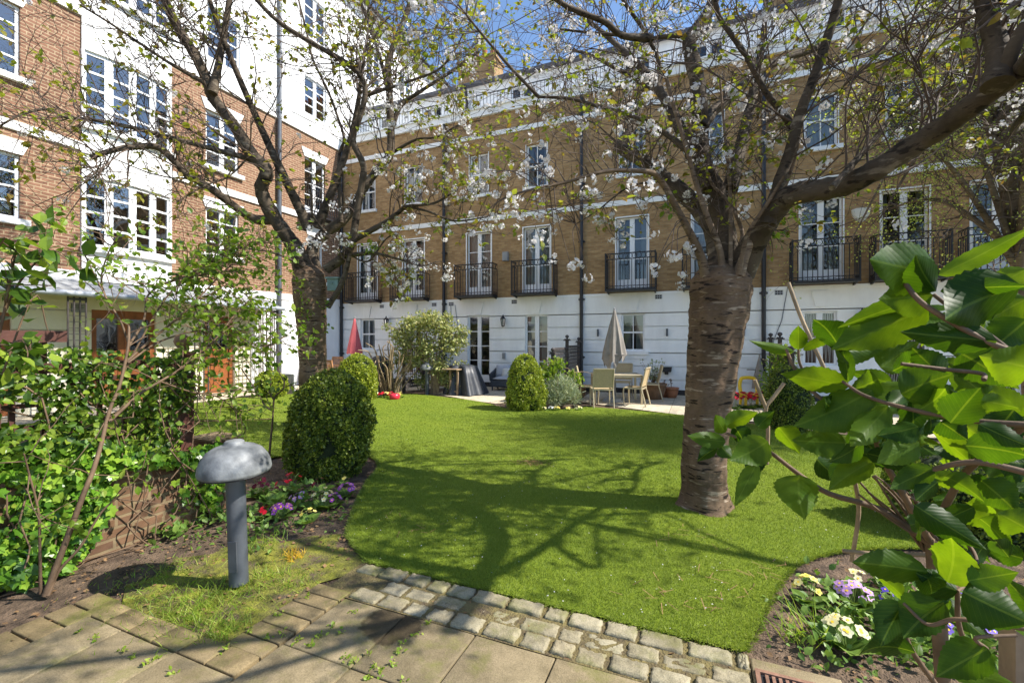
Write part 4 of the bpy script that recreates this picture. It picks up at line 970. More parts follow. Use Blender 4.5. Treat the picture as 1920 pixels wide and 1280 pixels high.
# black covers
def cover(label, loc, prof, seg=60, fold=10, skew=0, name='furniture_cover', sx=1, sy=1, rz=0):
    o = MB(); ph = RND.uniform(0,6)
    def mod(t, i):
        f = i/len(prof); return (1+.16*f*math.sin(fold*t+ph)+.08*f*math.sin(fold*1.7*t+1.3))*(sx*abs(math.cos(t))**1+sy*abs(math.sin(t)))/1.0
    o.lathe(prof, (0,0,0), seg, mod=mod); V = o.V[-1]; V[:,0] += skew*(1-V[:,2]/prof[0][1])
    ob = o.build(name, M['black_cover']); ob.location = loc; ob.rotation_euler = (0,0,rz); return tag(ob, label, 'cover')
c = P(868,636,13.3); cover('draped black cover over a grill beside the white garden door', (c[0],c[1],-.012), [(.001,.86),(.20,.86),(.30,.82),(.34,.6),(.40,.3),(.46,.02)], fold=7, skew=.12, sx=1.15, sy=.75)
c = P(711,636,13.6); cover('round shouldered black cover between wooden chairs and bare shrub', (c[0],c[1],-.012), [(.001,1.12),(.12,1.10),(.22,1.0),(.29,.8),(.32,.5),(.34,.02)], fold=5, sx=.9, sy=.8)
c = P(851,636,12.9); b = MB()
for q in (-.12,.12): b.bar((c[0]+q,c[1],-.01),(c[0]+q,c[1],.72),.05)
b.box((c[0]-.3,c[1]-.2,.721),(c[0]+.2,c[1]+.2,.75)); b.bar((c[0]-.12,c[1],.1),(c[0]+.12,c[1],.1),.03); tag(b.build('side_table', M['wood_grey']), 'small timber side table left of the draped black cover', 'table')

# pots
def pot(label, px, Z, r, h, mat, plant, cat='flower pot'):
    c = P(px,636,Z); o = thing('plant_pot', label, cat, (c[0],c[1],-.012))
    b = MB(); b.lathe([(.001,.0),(r*.66,0),(r*.92,h*.55),(r*.97,h*.86),(r*1.06,h*.87),(r*1.06,h),(r*.94,h),(r*.9,h*.88),(.001,h*.87)], (c[0],c[1],-.012), 28); b.build('pot', mat, o)
    plant(o, c, h, r); return o
def olive(o, c, h, r):
    b = MB(); tips = []
    for k in range(16):
        d = np.array((RND.gauss(0,.35),RND.gauss(0,.35),1)); p = [np.array((c[0],c[1],h-.05))+d*t*RND.uniform(.3,.6) for t in (0,.4,.8,1.1)]; b.tube(p, [.008,.006,.004,.002], 4); tips += p[1:]
    b.build('stem', M['stem_brown'], o); b = MB(); t = np.array([tips[RND.randrange(len(tips))] for _ in range(240)])+NR.normal(0,.03,(240,3)); scatter(b, LEAF, t, rdir(240)+np.array((0,0,.4)), rdir(240), .065); b.build('foliage', M['lav'], o)
def twiggy(o, c, h, r):
    b = MB()
    for k in range(4): p0 = np.array((c[0],c[1],h-.03)); p1 = p0+np.array((RND.gauss(0,.06),RND.gauss(0,.06),RND.uniform(.1,.25))); b.tube([p0,p1], .006, 4); scatter(b, LEAF, np.tile(p1,(4,1)), rdir(4)+np.array((0,0,.3)), rdir(4), .05)
    b.build('stem', M['stem_brown'], o)
pot('large aged terracotta pot with an olive bush against the white wall', 1225, 12.15, .34, .42, M['aged_terra'], olive)
pot('smaller left terracotta pot of the pair under the black lamp box', 1245, 12.55, .155, .25, M['terra'], twiggy)
pot('terracotta pot with dark sprigs, right one of the pair under the black lamp box', 1259, 12.4, .19, .28, M['terra'], twiggy)
pot('old terracotta pot behind the lavender beside the dark trellis screen', 1086, 12.4, .2, .34, M['aged_terra'], twiggy)
# yellow plastic child's chair
c = P(1409,636,10.9); o = thing('child_chair', 'yellow plastic child chair behind red flowers right of the cherry trunk', 'chair', (c[0],c[1],-.012), local=True, rz=.25)
b = MB(); b.tube(smooth_path([(-.19,.15,.28),(-.2,.2,.45),(-.17,.23,.60),(-.1,.24,.655),(.1,.24,.655),(.17,.23,.60),(.2,.2,.45),(.19,.15,.28)],4), .045, 10); b.build('backrest', M['yellow'], o)
b = MB(); b.box((-.22,-.2,.26),(.22,.2,.30)); b.build('seat', M['yellow'], o)
for x in (-.18,.18):
    for y in (-.16,.16): b = MB(); b.tube([(x*1.1,y*1.1,0),(x,y,.26)], [.03,.04], 8); b.build('leg', M['yellow'], o)
c = P(1424,636,11.8); o = MB(); 
def fm(t, i): return 1+.15*math.sin(7*t)*(i/4)
o.lathe([(.02,1.15),(.05,1.0),(.10,.75),(.15,.5),(.16,.3)], (c[0],c[1],0), 40, mod=fm); o.tube([(c[0],c[1],0),(c[0],c[1],1.2)], .02, 8); o.box((c[0]-.3,c[1]-.03,.78),(c[0]-.1,c[1],.81)); o.box((c[0]-.2,c[1]-.2,-.01),(c[0]+.2,c[1]+.2,.05))
tag(o.build('folded_airer', M['grey_cloth']), 'folded grey cloth airer leaning by the white wall behind the yellow chair', 'airer')
# timber post in the right-hand bed
b = MB(); c = P(1905,1280,1.95); b.box((c[0]-.03,c[1]-.06,-.03),(c[0]+.10,c[1]+.06,.36)); tag(b.build('timber_post', M['wood_grey']), 'square weathered timber post at the right edge of the flower bed', 'post')
# nest box hung on the left cherry
c = P(627,534,8.15); b = MB(); b.obox(c, (.095,.03,0), (-.03,.08,0), (0,0,.11)); b.obox(c+np.array((0,0,.125)), (.12,.04,0), (-.04,.11,.01), (0,0,.014)); b.tube([c+np.array((.02,-.09,.02)), c+np.array((.025,-.105,.02))], .022, 10)
tag(b.build('nest_box', pm('green_grey_paint', (.17,.25,.22), .7, .3, 10, .2, 40)), 'grey green wooden nest box on the left cherry trunk below its fork', 'nest box')
# ================================================================ cherry trees
class Tree:
    def __init__(s, seed, dens=1.0, tw=1.0):
        s.dens = dens; s.tw = tw; s.lw = .82
        s.r = random.Random(seed); s.limb = MB(); s.shoot = MB(); s.twig = MB(); s.tips = []; s.nodes = []; s.side = []
    def line(s, pts, r0, r1, mb=None, sides=8, sub=5, wob=.12):
        p = smooth_path(pts, sub); n = len(p); r = np.linspace(r0*s.lw, r1*s.lw, n)
        r = r*(1+wob*np.array([s.r.uniform(-1,1) for _ in range(n)])*.6); r = r*(1+(.42 if r0 > .03 else 0)*np.exp(-np.arange(n)/4.0))
        (mb or s.limb).tube(p, r, sides)
        for i in range(n): s.nodes.append((p[i], r[i]))
        return p, r
    def grow(s, start, d, length, rad, level, droop=0.0, maxlev=3):
        r = s.r; n = 5 if level < 2 else 4; p = [np.array(start, float)]; d = np.array(d, float); d /= np.linalg.norm(d)
        for i in range(n):
            d = d+np.array((r.gauss(0,.20),r.gauss(0,.20),r.gauss(0,.16)+.05-droop)); d /= np.linalg.norm(d); p.append(p[-1]+d*length/n)
        p = np.array(p); s.twig.tube(p, np.linspace(rad, rad*.45, n+1), 4 if rad > .006 else 3, cap=False)
        if level >= maxlev or length < .14:
            s.tips.append((p[-1], d)); s.tips.append((p[n//2], d)); return
        k = r.randint(3,5) if level == 1 else r.randint(2,4)
        for _ in range(k):
            i = r.randint(1, n); q = p[i]; ax = np.array((r.gauss(0,1),r.gauss(0,1),r.gauss(0,.8))); nd = d*.75+nrm(ax)*.8
            s.grow(q, nd, length*r.uniform(.38,.68), rad*.64, level+1, droop, maxlev)
        s.tips.append((p[-1], d))
    def clothe(s, p, r, n, lmin, lmax, up=.25, t0=.15, lev=1, droop=0, maxlev=3):
        m = len(p)
        for _ in range(max(1, int(round(n*s.dens)))):
            i = min(m-2, int(m*(t0+(1-t0)*s.r.random()))); d = p[i+1]-p[i]; d = d/np.linalg.norm(d)
            ax = np.array((s.r.gauss(0,1),s.r.gauss(0,1),s.r.gauss(0,1))); ax = ax-d*np.dot(ax,d); ax /= np.linalg.norm(ax)
            nd = d*.55+ax*.85+np.array((0,0,up)); ln = s.r.uniform(lmin,lmax)
            s.grow(p[i], nd, ln, s.tw*min(.013, max(.0065, r[i]*.3)), lev, droop, maxlev)
from mathutils import noise as mno
def trunk(mb, prof, seg=40, seed=3):
    """prof: list of (centre xyz, radius); swollen, ringed bark"""
    seg = 110; sub_ = 22; c = smooth_path([p[0] for p in prof], sub_); r = smooth_path([(p[1],0,0) for p in prof], sub_)[:,0]
    rr = np.random.default_rng(seed); th = np.arange(seg)*2*math.pi/seg; v = np.zeros((len(c),seg,3))
    ph = rr.random(6)*6.28
    for i in range(len(c)):
        z = i/len(c)
        k = 1+.035*np.sin(3*th+ph[0]+2*z)+.025*np.sin(5*th+ph[1]-3*z)+.015*np.sin(9*th+ph[2]+8*z)+.016*math.sin(i*.31+ph[3])
        zz = c[i][2]; fx = np.array([mno.noise(Vector((2.6*math.cos(t),2.6*math.sin(t),zz*30+seed)))*.028+mno.noise(Vector((6*math.cos(t),6*math.sin(t),zz*75)))*.018+mno.fractal(Vector((1.7*math.cos(t),1.7*math.sin(t),zz*3.2+seed)),1.0,2.0,4)*.045 for t in th]); k = k+fx
        tp_ = max(0, (z-.72)/.28); k = k+tp_*(.075*np.maximum(0,np.sin(5*th+ph[5]))+.05*np.sin(8*th+ph[4]))
        if i < 34: k = k*(1+.00034*(34-i)**2*(.55+.45*np.sin(4*th+ph[4])))
        v[i,:,0] = c[i][0]+r[i]*k*np.cos(th); v[i,:,1] = c[i][1]+r[i]*k*np.sin(th); v[i,:,2] = c[i][2]
    i = np.arange(len(c)-1)[:,None]*seg; j = np.arange(seg)[None,:]; k = (j+1)%seg
    mb.arr(v, np.stack([i+j,i+k,i+seg+k,i+seg+j],-1).reshape(-1,4), 0, True); mb.add(v[-1], [tuple(range(seg))], 0, True)
def foliage(T, root, lf, bf_sel, leafn=(3,6), lsize=.055):
    tp = T.tips; r = T.r
    P0 = []; Y = []
    for (p, d) in tp:
        if r.random() < lf(p):
            for _ in range(r.randint(*leafn)):
                P0.append(p+np.array((r.gauss(0,.012),r.gauss(0,.012),r.gauss(0,.012)))); Y.append(d*.5+np.array((r.gauss(0,.8),r.gauss(0,.8),r.gauss(-.25,.5))))
    b = MB(); n = len(P0); scatter(b, LEAFW, P0, np.array(Y), rdir(n)*.5+np.array((0,0,1)), lsize*(.55+.8*NR.random(n))); b.build('leaves', M['cherry_leaf'], root)
    C = []; 
    for (p, d) in tp:
        if r.random() < bf_sel(p): C.append((p, r.randint(9,18), r.uniform(.045,.08)))
    return C
def blossoms(root, C, fs=.020):
    pos = []; ax = []
    for (c, n, rad) in C:
        d = rdir(n); d[:,2] = d[:,2]*.8-.15; pos.append(np.asarray(c)+d*rad*(.4+.6*NR.random((n,1)))); ax.append(d)
    pos = np.concatenate(pos); ax = nrm(np.concatenate(ax)+.25*rdir(len(pos))); b = MB()
    scatter(b, FLOWER, pos, ax, rdir(len(pos)), fs*(.8+.4*NR.random(len(pos)))); b.build('blossom', M['blossom'], root)
def limb_px(T, pts, Z0, Z1, r0, r1, sides=9, n=8, lmin=.5, lmax=1.1, mb=None, t0=.2, start=None, ext=0, maxlev=3, droop=0, up=.25):
    m = len(pts); P3 = [P(a, b_, Z0+(Z1-Z0)*i/max(1,m-1)) for i,(a,b_) in enumerate(pts)]
    if start is not None: P3 = [np.array(start)]+P3
    if ext:
        d = P3[-1]-P3[-2]; d = d/np.linalg.norm(d)+np.array((0,0,.25)); P3 += [P3[-1]+d*ext*.5, P3[-1]+d*ext+np.array((T.r.gauss(0,.2),T.r.gauss(0,.2),0))*ext]
    p, r = T.line(P3, r0, r1, mb, sides); T.clothe(p, r, n, lmin, lmax, up, t0, 1, droop, maxlev); return p

# ---- right-hand tree, close
T = Tree(21, 1.0, .78); ZR = 4.30
tr = thing('cherry_tree', 'nearer cherry tree with thick ringed trunk and white blossom, right of the lawn', 'tree', tuple(G(1325,945)), 'blossoming cherry trees on the lawn')
b = MB(); trunk(b, [(P(1323,955,ZR),.228),(P(1323,930,ZR),.212),(P(1322,860,ZR),.20),(P(1328,780,ZR),.208),(P(1335,700,ZR),.224),(P(1344,620,ZR),.252),(P(1349,560,ZR),.272),(P(1350,530,ZR),.268),(P(1351,512,ZR),.225),(P(1352,497,ZR),.15),(P(1352,490,ZR),.06)], 48, 5)
b.build('trunk', M['bark'], tr); F0 = P(1350,522,ZR)
limb_px(T, [(1350,515),(1349,470),(1335,425),(1312,395),(1272,355),(1240,330),(1212,305),(1172,283),(1163,275),(1175,255),(1185,238),(1202,200),(1227,165)], ZR, 6.2, .13, .06, 10, 14, t0=.4)
limb_px(T, [(1360,515),(1358,440),(1345,370),(1328,330),(1315,295),(1312,225),(1307,150),(1293,90),(1296,70),(1320,37),(1340,-5)], ZR+.1, 4.7, .13, .06, 11, 12, ext=1.7, t0=.35)
limb_px(T, [(1314,240),(1335,212),(1372,180),(1410,145),(1465,112),(1527,92),(1550,72)], 4.5, 5.2, .065, .04, 9, 10)
pD = limb_px(T, [(1385,512),(1410,462),(1430,428),(1458,388),(1490,364),(1552,354),(1592,344),(1640,320),(1715,272),(1770,237),(1820,200),(1877,158),(1925,125),(2010,70)], ZR, 2.35, .125, .062, 12, 18, .5,1.1, ext=.5, t0=.3)
limb_px(T, [(1440,420),(1462,340),(1484,275),(1502,207),(1525,150),(1550,75),(1572,0)], 3.9, 3.6, .056, .036, 10, 11, ext=1.6)
limb_px(T, [(1870,160),(1872,105),(1855,30),(1845,-10)], 2.5, 2.6, .062, .05, 11, 7, ext=1.2)
limb_px(T, [(1880,150),(1900,90),(1935,20)], 2.5, 2.4, .04, .03, 9, 4, ext=.6)
S_ = T.shoot
limb_px(T, [(1325,520),(1310,470),(1285,420),(1262,378),(1243,345),(1225,325),(1185,320),(1132,322),(1060,342),(1010,352)], ZR-.1, 3.5, .047, .012, 9, 14, .4,.9, S_, t0=.45)
limb_px(T, [(1353,520),(1350,470),(1322,395),(1302,332),(1288,280),(1267,212),(1250,150)], ZR-.15, 4.0, .035, .02, 8, 10, .5,1.0, S_)
limb_px(T, [(1370,515),(1370,395),(1366,320),(1358,240),(1350,150)], ZR-.18, 4.1, .026, .012, 8, 7, .4,.9, S_)
limb_px(T, [(1378,515),(1386,470),(1391,432),(1365,377),(1335,345),(1315,290)], ZR-.1, 4.4, .03, .014, 8, 7, .4,.9, S_)
limb_px(T, [(1384,517),(1410,445),(1436,415),(1470,350),(1490,290),(1500,230)], ZR-.2, 3.9, .05, .02, 8, 8, .4,.9, S_)
limb_px(T, [(1385,515),(1402,440),(1440,380),(1470,330)], ZR-.28, 3.7, .028, .014, 8, 5, .4,.9, S_)
limb_px(T, [(1296,288),(1247,250),(1197,222),(1122,200),(1067,185),(1008,182)], 4.2, 4.6, .032, .016, 8, 16, .5,1.1)
limb_px(T, [(1227,168),(1192,147),(1147,125),(1108,103),(1060,92)], 6.2, 6.4, .045, .02, 8, 12, .5,1.1)
limb_px(T, [(1227,170),(1236,120),(1210,62),(1185,25),(1165,-5)], 6.2, 6.0, .04, .025, 8, 10, ext=1.2)
limb_px(T, [(1297,70),(1260,67),(1222,72),(1167,67),(1110,62),(1050,55)], 4.6, 4.9, .03, .014, 7, 12, .5,1.1)
limb_px(T, [(1222,72),(1167,67),(1135,42),(1085,22),(1042,-2)], 4.4, 4.0, .036, .024, 8, 10, ext=1.2)
limb_px(T, [(1490,245),(1462,205),(1435,172),(1400,107),(1352,37),(1340,0)], 4.0, 3.8, .034, .02, 8, 10, ext=1.0)
limb_px(T, [(1560,352),(1640,260),(1690,200),(1760,150)], 3.2, 3.9, .03, .012, 7, 12, .5,1.0)
limb_px(T, [(1240,340),(1180,350),(1120,395),(1080,420)], 5.0, 4.6, .016, .006, 6, 9, .3,.7, droop=.08)
limb_px(T, [(1010,182),(960,130),(900,60),(860,10)], 3.6, 3.5, .018, .008, 6, 12, .5,1.0)
# limbs that reach out over the camera and to the sides, above the frame
for (pts, r0) in (([P(1925,125,2.42), cw(2.55,2.0,3.2), cw(2.1,1.75,3.6), cw(1.5,1.5,3.9), cw(.8,1.3,4.2), cw(.1,1.2,4.4)], .05), ([P(1925,125,2.42), cw(3.3,2.7,3.25), cw(3.8,3.15,3.4), cw(4.2,3.75,3.35), cw(5.0,4.15,3.75), cw(5.35,4.75,3.9), cw(6.1,5.1,4.4)], .048), ([P(1990,90,2.37), cw(2.7,1.9,3.4), cw(2.4,1.5,3.7), cw(1.9,1.1,4.0), cw(1.3,.8,4.3)], .045),
                  ([F0+(-.1,.1,.9), F0+(-.6,.5,2.2), F0+(-1.2,1.0,3.2), F0+(-1.8,1.3,4.0)], .07), ([F0+(.1,.2,.9), F0+(.4,.9,2.3), F0+(.6,1.6,3.6)], .07)):
    p, r = T.line(pts, r0, r0*.35, None, 9); T.clothe(p, r, 15, .7, 1.5, .25, .3)
# side limbs of the far-reaching branches, above and to the right of the frame: they lay the web of shade over the lawn
for (x0,x1,z0,z1,h0,h1,k) in ((2.9,4.1,3.0,4.3,4.3,4.9,9),(4.1,5.6,3.1,4.5,3.4,4.6,8),(3.2,4.4,4.2,5.2,4.9,5.6,7)):
    for _ in range(k):
        a = np.array((T.r.uniform(x0,x1),T.r.uniform(z0,z1),T.r.uniform(h0,h1))); d = np.array((T.r.gauss(0,.5),T.r.gauss(0,.6),T.r.gauss(.1,.3)))
        q = [a-d, a-d*.3+np.array((0,.06,.08)), a+d*.3, a+d+np.array((.05,-.08,.1))]
        q = [np.array((max(x, 1.17*z if h < 1.6+.79*z else x), z, h)) for x,z,h in q]; q = [cw(*w_) for w_ in q]
        nd = min((n_ for n_ in T.nodes if n_[1] > .02), key=lambda x: np.linalg.norm(x[0]-q[0])); q = [nd[0], (nd[0]+q[0])/2+np.array((0,0,.12))]+q
        p, r = T.line(q, .036, .014, None, 6); T.clothe(p, r, 6, .5, 1.1, .2, .4)
def lfR(p):
    px, py, Z = proj(p); return .24
def bfR(p):
    px, py, Z = proj(p)
    if Z < 2.6: return .05
    return .075 if (930 < px < 1330 or py < 130) else .035
CB = foliage(T, tr, lfR, bfR, (2,4), .05)
man = [(1030,90),(1045,75),(1100,60),(1010,200),(1000,130),(985,95),(1075,100),(1040,60),(1250,30),(1262,15),(1215,130),(1180,110),(1230,160),(1300,170),(1290,190),(1255,190),(1320,190),(1120,215),(1130,225),(1165,155),(1195,160),(1410,100),(1425,85),(1390,180),(1430,30),(1400,200),(1460,215),(1445,130),(1405,120),
       (1010,275),(1000,300),(1020,290),(985,330),(1035,330),(1110,345),(1095,355),(1135,365),(1085,335),(1030,395),(1045,420),(1010,410),(985,405),(965,400),(1020,440),(1030,435),(1000,300),(1060,485),(1066,498),(1098,490),(1108,510),(1085,500),(1245,490),(1235,505),(1275,475),(1285,465),(1265,485),(1295,490),(1215,395),(1230,450),(1258,465),(1290,450),(1275,525),(1285,520),(1200,390),(1400,395),(1395,400),(1510,385),(1530,380),(1500,360),(1545,372),(1555,378),(1570,15),(1640,40),(1655,35),(1620,30),(1600,60),(1580,90),(1500,60),(1530,25),(1480,20),(1700,60),(1530,170),(1545,195),(1560,235),(1690,185),(930,370),(950,390),(905,330),(930,320),(900,410),(870,400),(890,430),(925,410),(1440,260),(1510,255)]
for (a, q) in man:
    Z = T.r.uniform(3.5,4.5)
    for _ in range(1):
        c = P(a+T.r.gauss(0,7), q+T.r.gauss(0,7), Z+T.r.gauss(0,.04)); CB.append((c, T.r.randint(11,20), T.r.uniform(.04,.07)))
    nd = min(T.nodes, key=lambda x: np.linalg.norm(x[0]-c)); 
    if np.linalg.norm(nd[0]-c) < 1.6: T.twig.tube(smooth_path([nd[0], (nd[0]+c)/2+np.array((T.r.gauss(0,.06),T.r.gauss(0,.06),.08)), c], 4), np.linspace(.006,.003,9), 3, cap=False)
blossoms(tr, CB, .0155)
def epicormic(root, pts, name='trunk_leaves'):
    b = MB()
    for (a, q, Z, k) in pts:
        c = P(a, q, Z); n = k; scatter(b, LEAFW, c+NR.normal(0,.06,(n,3)), rdir(n)+np.array((0,0,-.3)), rdir(n)+np.array((0,-.5,1)), .06*(.6+.7*NR.random(n)))
    b.build(name, M['rose'], root)
epicormic(tr, [(1465,400,4.1,26),(1455,430,4.1,26),(1475,385,4.1,18),(1448,450,4.1,14),(1255,395,4.0,12),(1600,340,3.9,14),(1660,300,3.8,18),(1740,262,3.7,14)])
T.limb.build('limbs', M['limb'], tr); T.shoot.build('shoots', M['shoot'], tr); T.twig.build('twigs', M['twig'], tr)

# ---- left-hand tree, further
T = Tree(5, 1.15, 1.0); ZL = 8.3
tl = thing('cherry_tree', 'farther cherry tree with spreading limbs behind the large clipped bush', 'tree', tuple(cw((588-960)/FPX*ZL, ZL, 0)), 'blossoming cherry trees on the lawn')
b = MB(); trunk(b, [(P(590,798,ZL),.29),(P(589,770,ZL),.27),(P(587,720,ZL),.245),(P(586,670,ZL),.235),(P(584,610,ZL),.25),(P(581,560,ZL),.28),(P(580,528,ZL),.28),(P(579,512,ZL),.25),(P(578,500,ZL),.16),(P(578,494,ZL),.06)], 44, 9)
b.build('trunk', M['bark'], tl); F1 = P(580,520,ZL)
kw = dict(lmin=.7, lmax=1.7)
limb_px(T, [(572,510),(556,470),(540,445),(517,412),(497,377),(490,350),(500,320),(470,287),(440,237),(400,185),(391,160),(370,112),(332,50),(308,-5)], ZL, 7.2, .17, .07, 11, 26, ext=1.5, t0=.35, **kw)
limb_px(T, [(398,175),(408,130),(412,110),(420,62),(431,-5)], 7.4, 7.7, .07, .05, 9, 14, ext=1.6, **kw)
limb_px(T, [(517,412),(475,410),(437,385),(400,357),(350,327),(300,278),(250,276),(212,282),(170,295)], 8.1, 6.6, .09, .045, 9, 24, t0=.25, **kw)
limb_px(T, [(500,330),(475,302),(400,280),(307,255),(250,240),(175,225),(125,220),(87,205),(40,215),(0,236)], 8.0, 6.4, .06, .014, 8, 32, t0=.2, **kw)
limb_px(T, [(588,512),(587,465),(610,437),(640,415),(660,392),(680,357),(705,322),(730,292),(733,250),(730,175),(728,140),(730,107),(745,70),(767,12),(775,-20)], ZL+.1, 9.2, .13, .05, 10, 22, ext=1.2, t0=.4, **kw)
limb_px(T, [(612,505),(645,480),(660,450),(670,395),(677,352),(682,320),(678,300),(662,262),(677,212),(684,180),(680,150),(655,122),(592,85),(530,47),(490,10)], ZL-.1, 7.4, .085, .035, 9, 28, ext=.8, t0=.35, **kw)
limb_px(T, [(614,575),(634,545),(648,510),(655,480),(668,440)], ZL-.2, 8.0, .055, .05, 8, 2, .3,.6)
limb_px(T, [(662,450),(705,427),(730,412),(755,392),(767,386),(810,382),(835,370),(858,355)], 8.1, 7.6, .06, .015, 8, 16, .5,1.1)
limb_px(T, [(767,388),(805,397),(850,414),(905,408),(940,400)], 7.9, 7.2, .028, .01, 7, 12, .4,1.0)
limb_px(T, [(685,180),(730,165),(775,150),(820,132),(850,100),(870,60)], 7.8, 7.4, .032, .014, 7, 16, .6,1.3)
limb_px(T, [(733,245),(752,197),(780,177),(830,145),(860,125),(898,97)], 8.9, 9.0, .05, .03, 8, 12, .6,1.3)
limb_px(T, [(727,165),(712,107),(695,55),(677,5)], 9.0, 9.2, .04, .03, 8, 12, ext=1.2, **kw)
limb_px(T, [(735,287),(780,262),(820,257),(860,235),(905,225)], 9.0, 8.6, .034, .012, 7, 14, .5,1.2)
limb_px(T, [(640,418),(635,300),(645,262),(635,225),(617,175),(587,112),(575,60),(560,0)], 8.3, 8.6, .035, .018, 7, 20, ext=.8, **kw)
limb_px(T, [(615,440),(587,405),(585,375),(580,345)], 8.2, 8.0, .03, .018, 7, 5, .4,.9)
limb_px(T, [(690,490),(720,452),(735,440)], 8.0, 7.7, .02, .018, 6, 2, .3,.5, start=P(655,478,8.15))
limb_px(T, [(655,478),(700,475),(735,482),(760,490),(790,500)], 8.1, 7.4, .04, .01, 7, 10, .3,.8, droop=.06)
limb_px(T, [(570,500),(530,480),(495,470),(450,465),(400,470)], 8.1, 7.3, .03, .008, 7, 9, .4,.9)
limb_px(T, [(391,160),(320,120),(260,80),(200,40),(150,10)], 7.4, 6.6, .035, .014, 7, 26, t0=.15, **kw)
limb_px(T, [(470,290),(430,330),(380,350),(330,380)], 7.9, 7.0, .025, .01, 6, 10, .5,1.1)
for (pts, r0) in (([F1+(0,0,.9), F1+(-.5,-.6,2.6), F1+(-.8,-1.2,4.2), F1+(-.9,-1.6,5.6)], .09), ([F1+(.2,0,.9), F1+(.7,.3,2.6), F1+(1.2,.2,4.4)], .08)):
    p, r = T.line(pts, r0, r0*.3, None, 8); T.clothe(p, r, 14, .7, 1.5, .25, .35)
def lfL(p):
    px, py, Z = proj(p); return .16 if px < 640 else .24
def bfL(p):
    px, py, Z = proj(p)
    return .085 if (px > 640 and py > 160) else .05 if px > 760 else .003
CB = foliage(T, tl, lfL, bfL, (2,5), .085)
man = [(720,185),(735,195),(750,200),(705,215),(735,225),(690,200),(760,215),(625,385),(640,395),(612,400),(650,375),(770,405),(765,425),(785,440),(778,460),(790,470),(760,455),(735,460),(745,490),(770,495),(720,500),(790,495),(810,510),(830,520),(760,480),(640,450),(630,470),(610,445),(600,460),(585,450),(575,440),(650,455),(730,515),(845,515),(850,500),(800,330),(880,340),(860,330),(900,345),(890,365),(560,470),(545,460),(575,455),(880,130),(850,120),(830,135),(800,230),(870,240)]
for (a, q) in man:
    Z = T.r.uniform(7.4,8.4)
    for _ in range(2):
        c = P(a+T.r.gauss(0,6), q+T.r.gauss(0,6), Z); CB.append((c, T.r.randint(9,15), T.r.uniform(.07,.12)))
    nd = min(T.nodes, key=lambda x: np.linalg.norm(x[0]-c))
    if np.linalg.norm(nd[0]-c) < 2: T.twig.tube(smooth_path([nd[0], (nd[0]+c)/2+np.array((T.r.gauss(0,.06),T.r.gauss(0,.06),.1)), c], 4), np.linspace(.010,.005,9), 3, cap=False)
blossoms(tl, CB, .020)
epicormic(tl, [(560,580,7.95,30),(575,590,7.95,20),(565,640,7.95,12),(605,575,8.0,10),(590,640,7.98,18),(612,610,8.0,12),(570,560,7.95,20),(690,470,7.9,40),(705,465,7.9,30),(560,530,7.95,22)])
T.limb.build('limbs', M['limb'], tl); T.twig.build('twigs', M['twig'], tl)

# ---- pale green tree behind on the right, its stem mostly out of frame
T = Tree(33)
tp = thing('pale_tree', 'pale green fine leaved tree at the far right behind the cherry limb', 'tree', tuple(cw(8.2,7.0,0)))
p, r = T.line([cw(8.2,7.0,-.1), cw(8.1,7.05,1.5), cw(8.0,7.1,3.0), cw(7.8,7.2,4.6), cw(7.5,7.3,6.2)], .11, .05); T.clothe(p, r, 16, .8, 1.6, .2, .4, droop=.05)
for k in range(9):
    s_ = p[T.r.randint(9, len(p)-1)]; e = cw(T.r.uniform(5.5,8.2), T.r.uniform(5.8,8.8), T.r.uniform(2.9,6.8)); q, r = T.line([s_, (s_+e)/2+np.array((0,0,.5)), e], .055, .012, None, 6); T.clothe(q, r, 9, .5, 1.2, .05, .2, droop=.1)
for k in range(48):
    s_ = p[T.r.randint(len(p)//2, len(p)-1)]; e = cw(T.r.uniform(7.9,11.2), T.r.uniform(5.2,8.0), T.r.uniform(5.0,9.0)); q, r = T.line([s_, (s_+e)/2+np.array((0,0,.3)), e], .075, .025, None, 6); T.clothe(q, r, 12, .6, 1.3, .1, .2, droop=.05)
b = MB(); pos = []; 
for (q, d) in T.tips:
    k = T.r.randint(1,4); pos.append(np.array(q)+NR.normal(0,.07,(k,3)))
pos = np.concatenate(pos); n = len(pos); scatter(b, LEAF, pos, rdir(n)+np.array((0,0,-.2)), rdir(n)+np.array((0,0,.6)), .038*(.6+.8*NR.random(n)))
b.build('leaves', M['pale_leaf'], tp); T.limb.build('trunk', M['shoot'], tp); T.twig.build('twigs', M['twig'], tp)

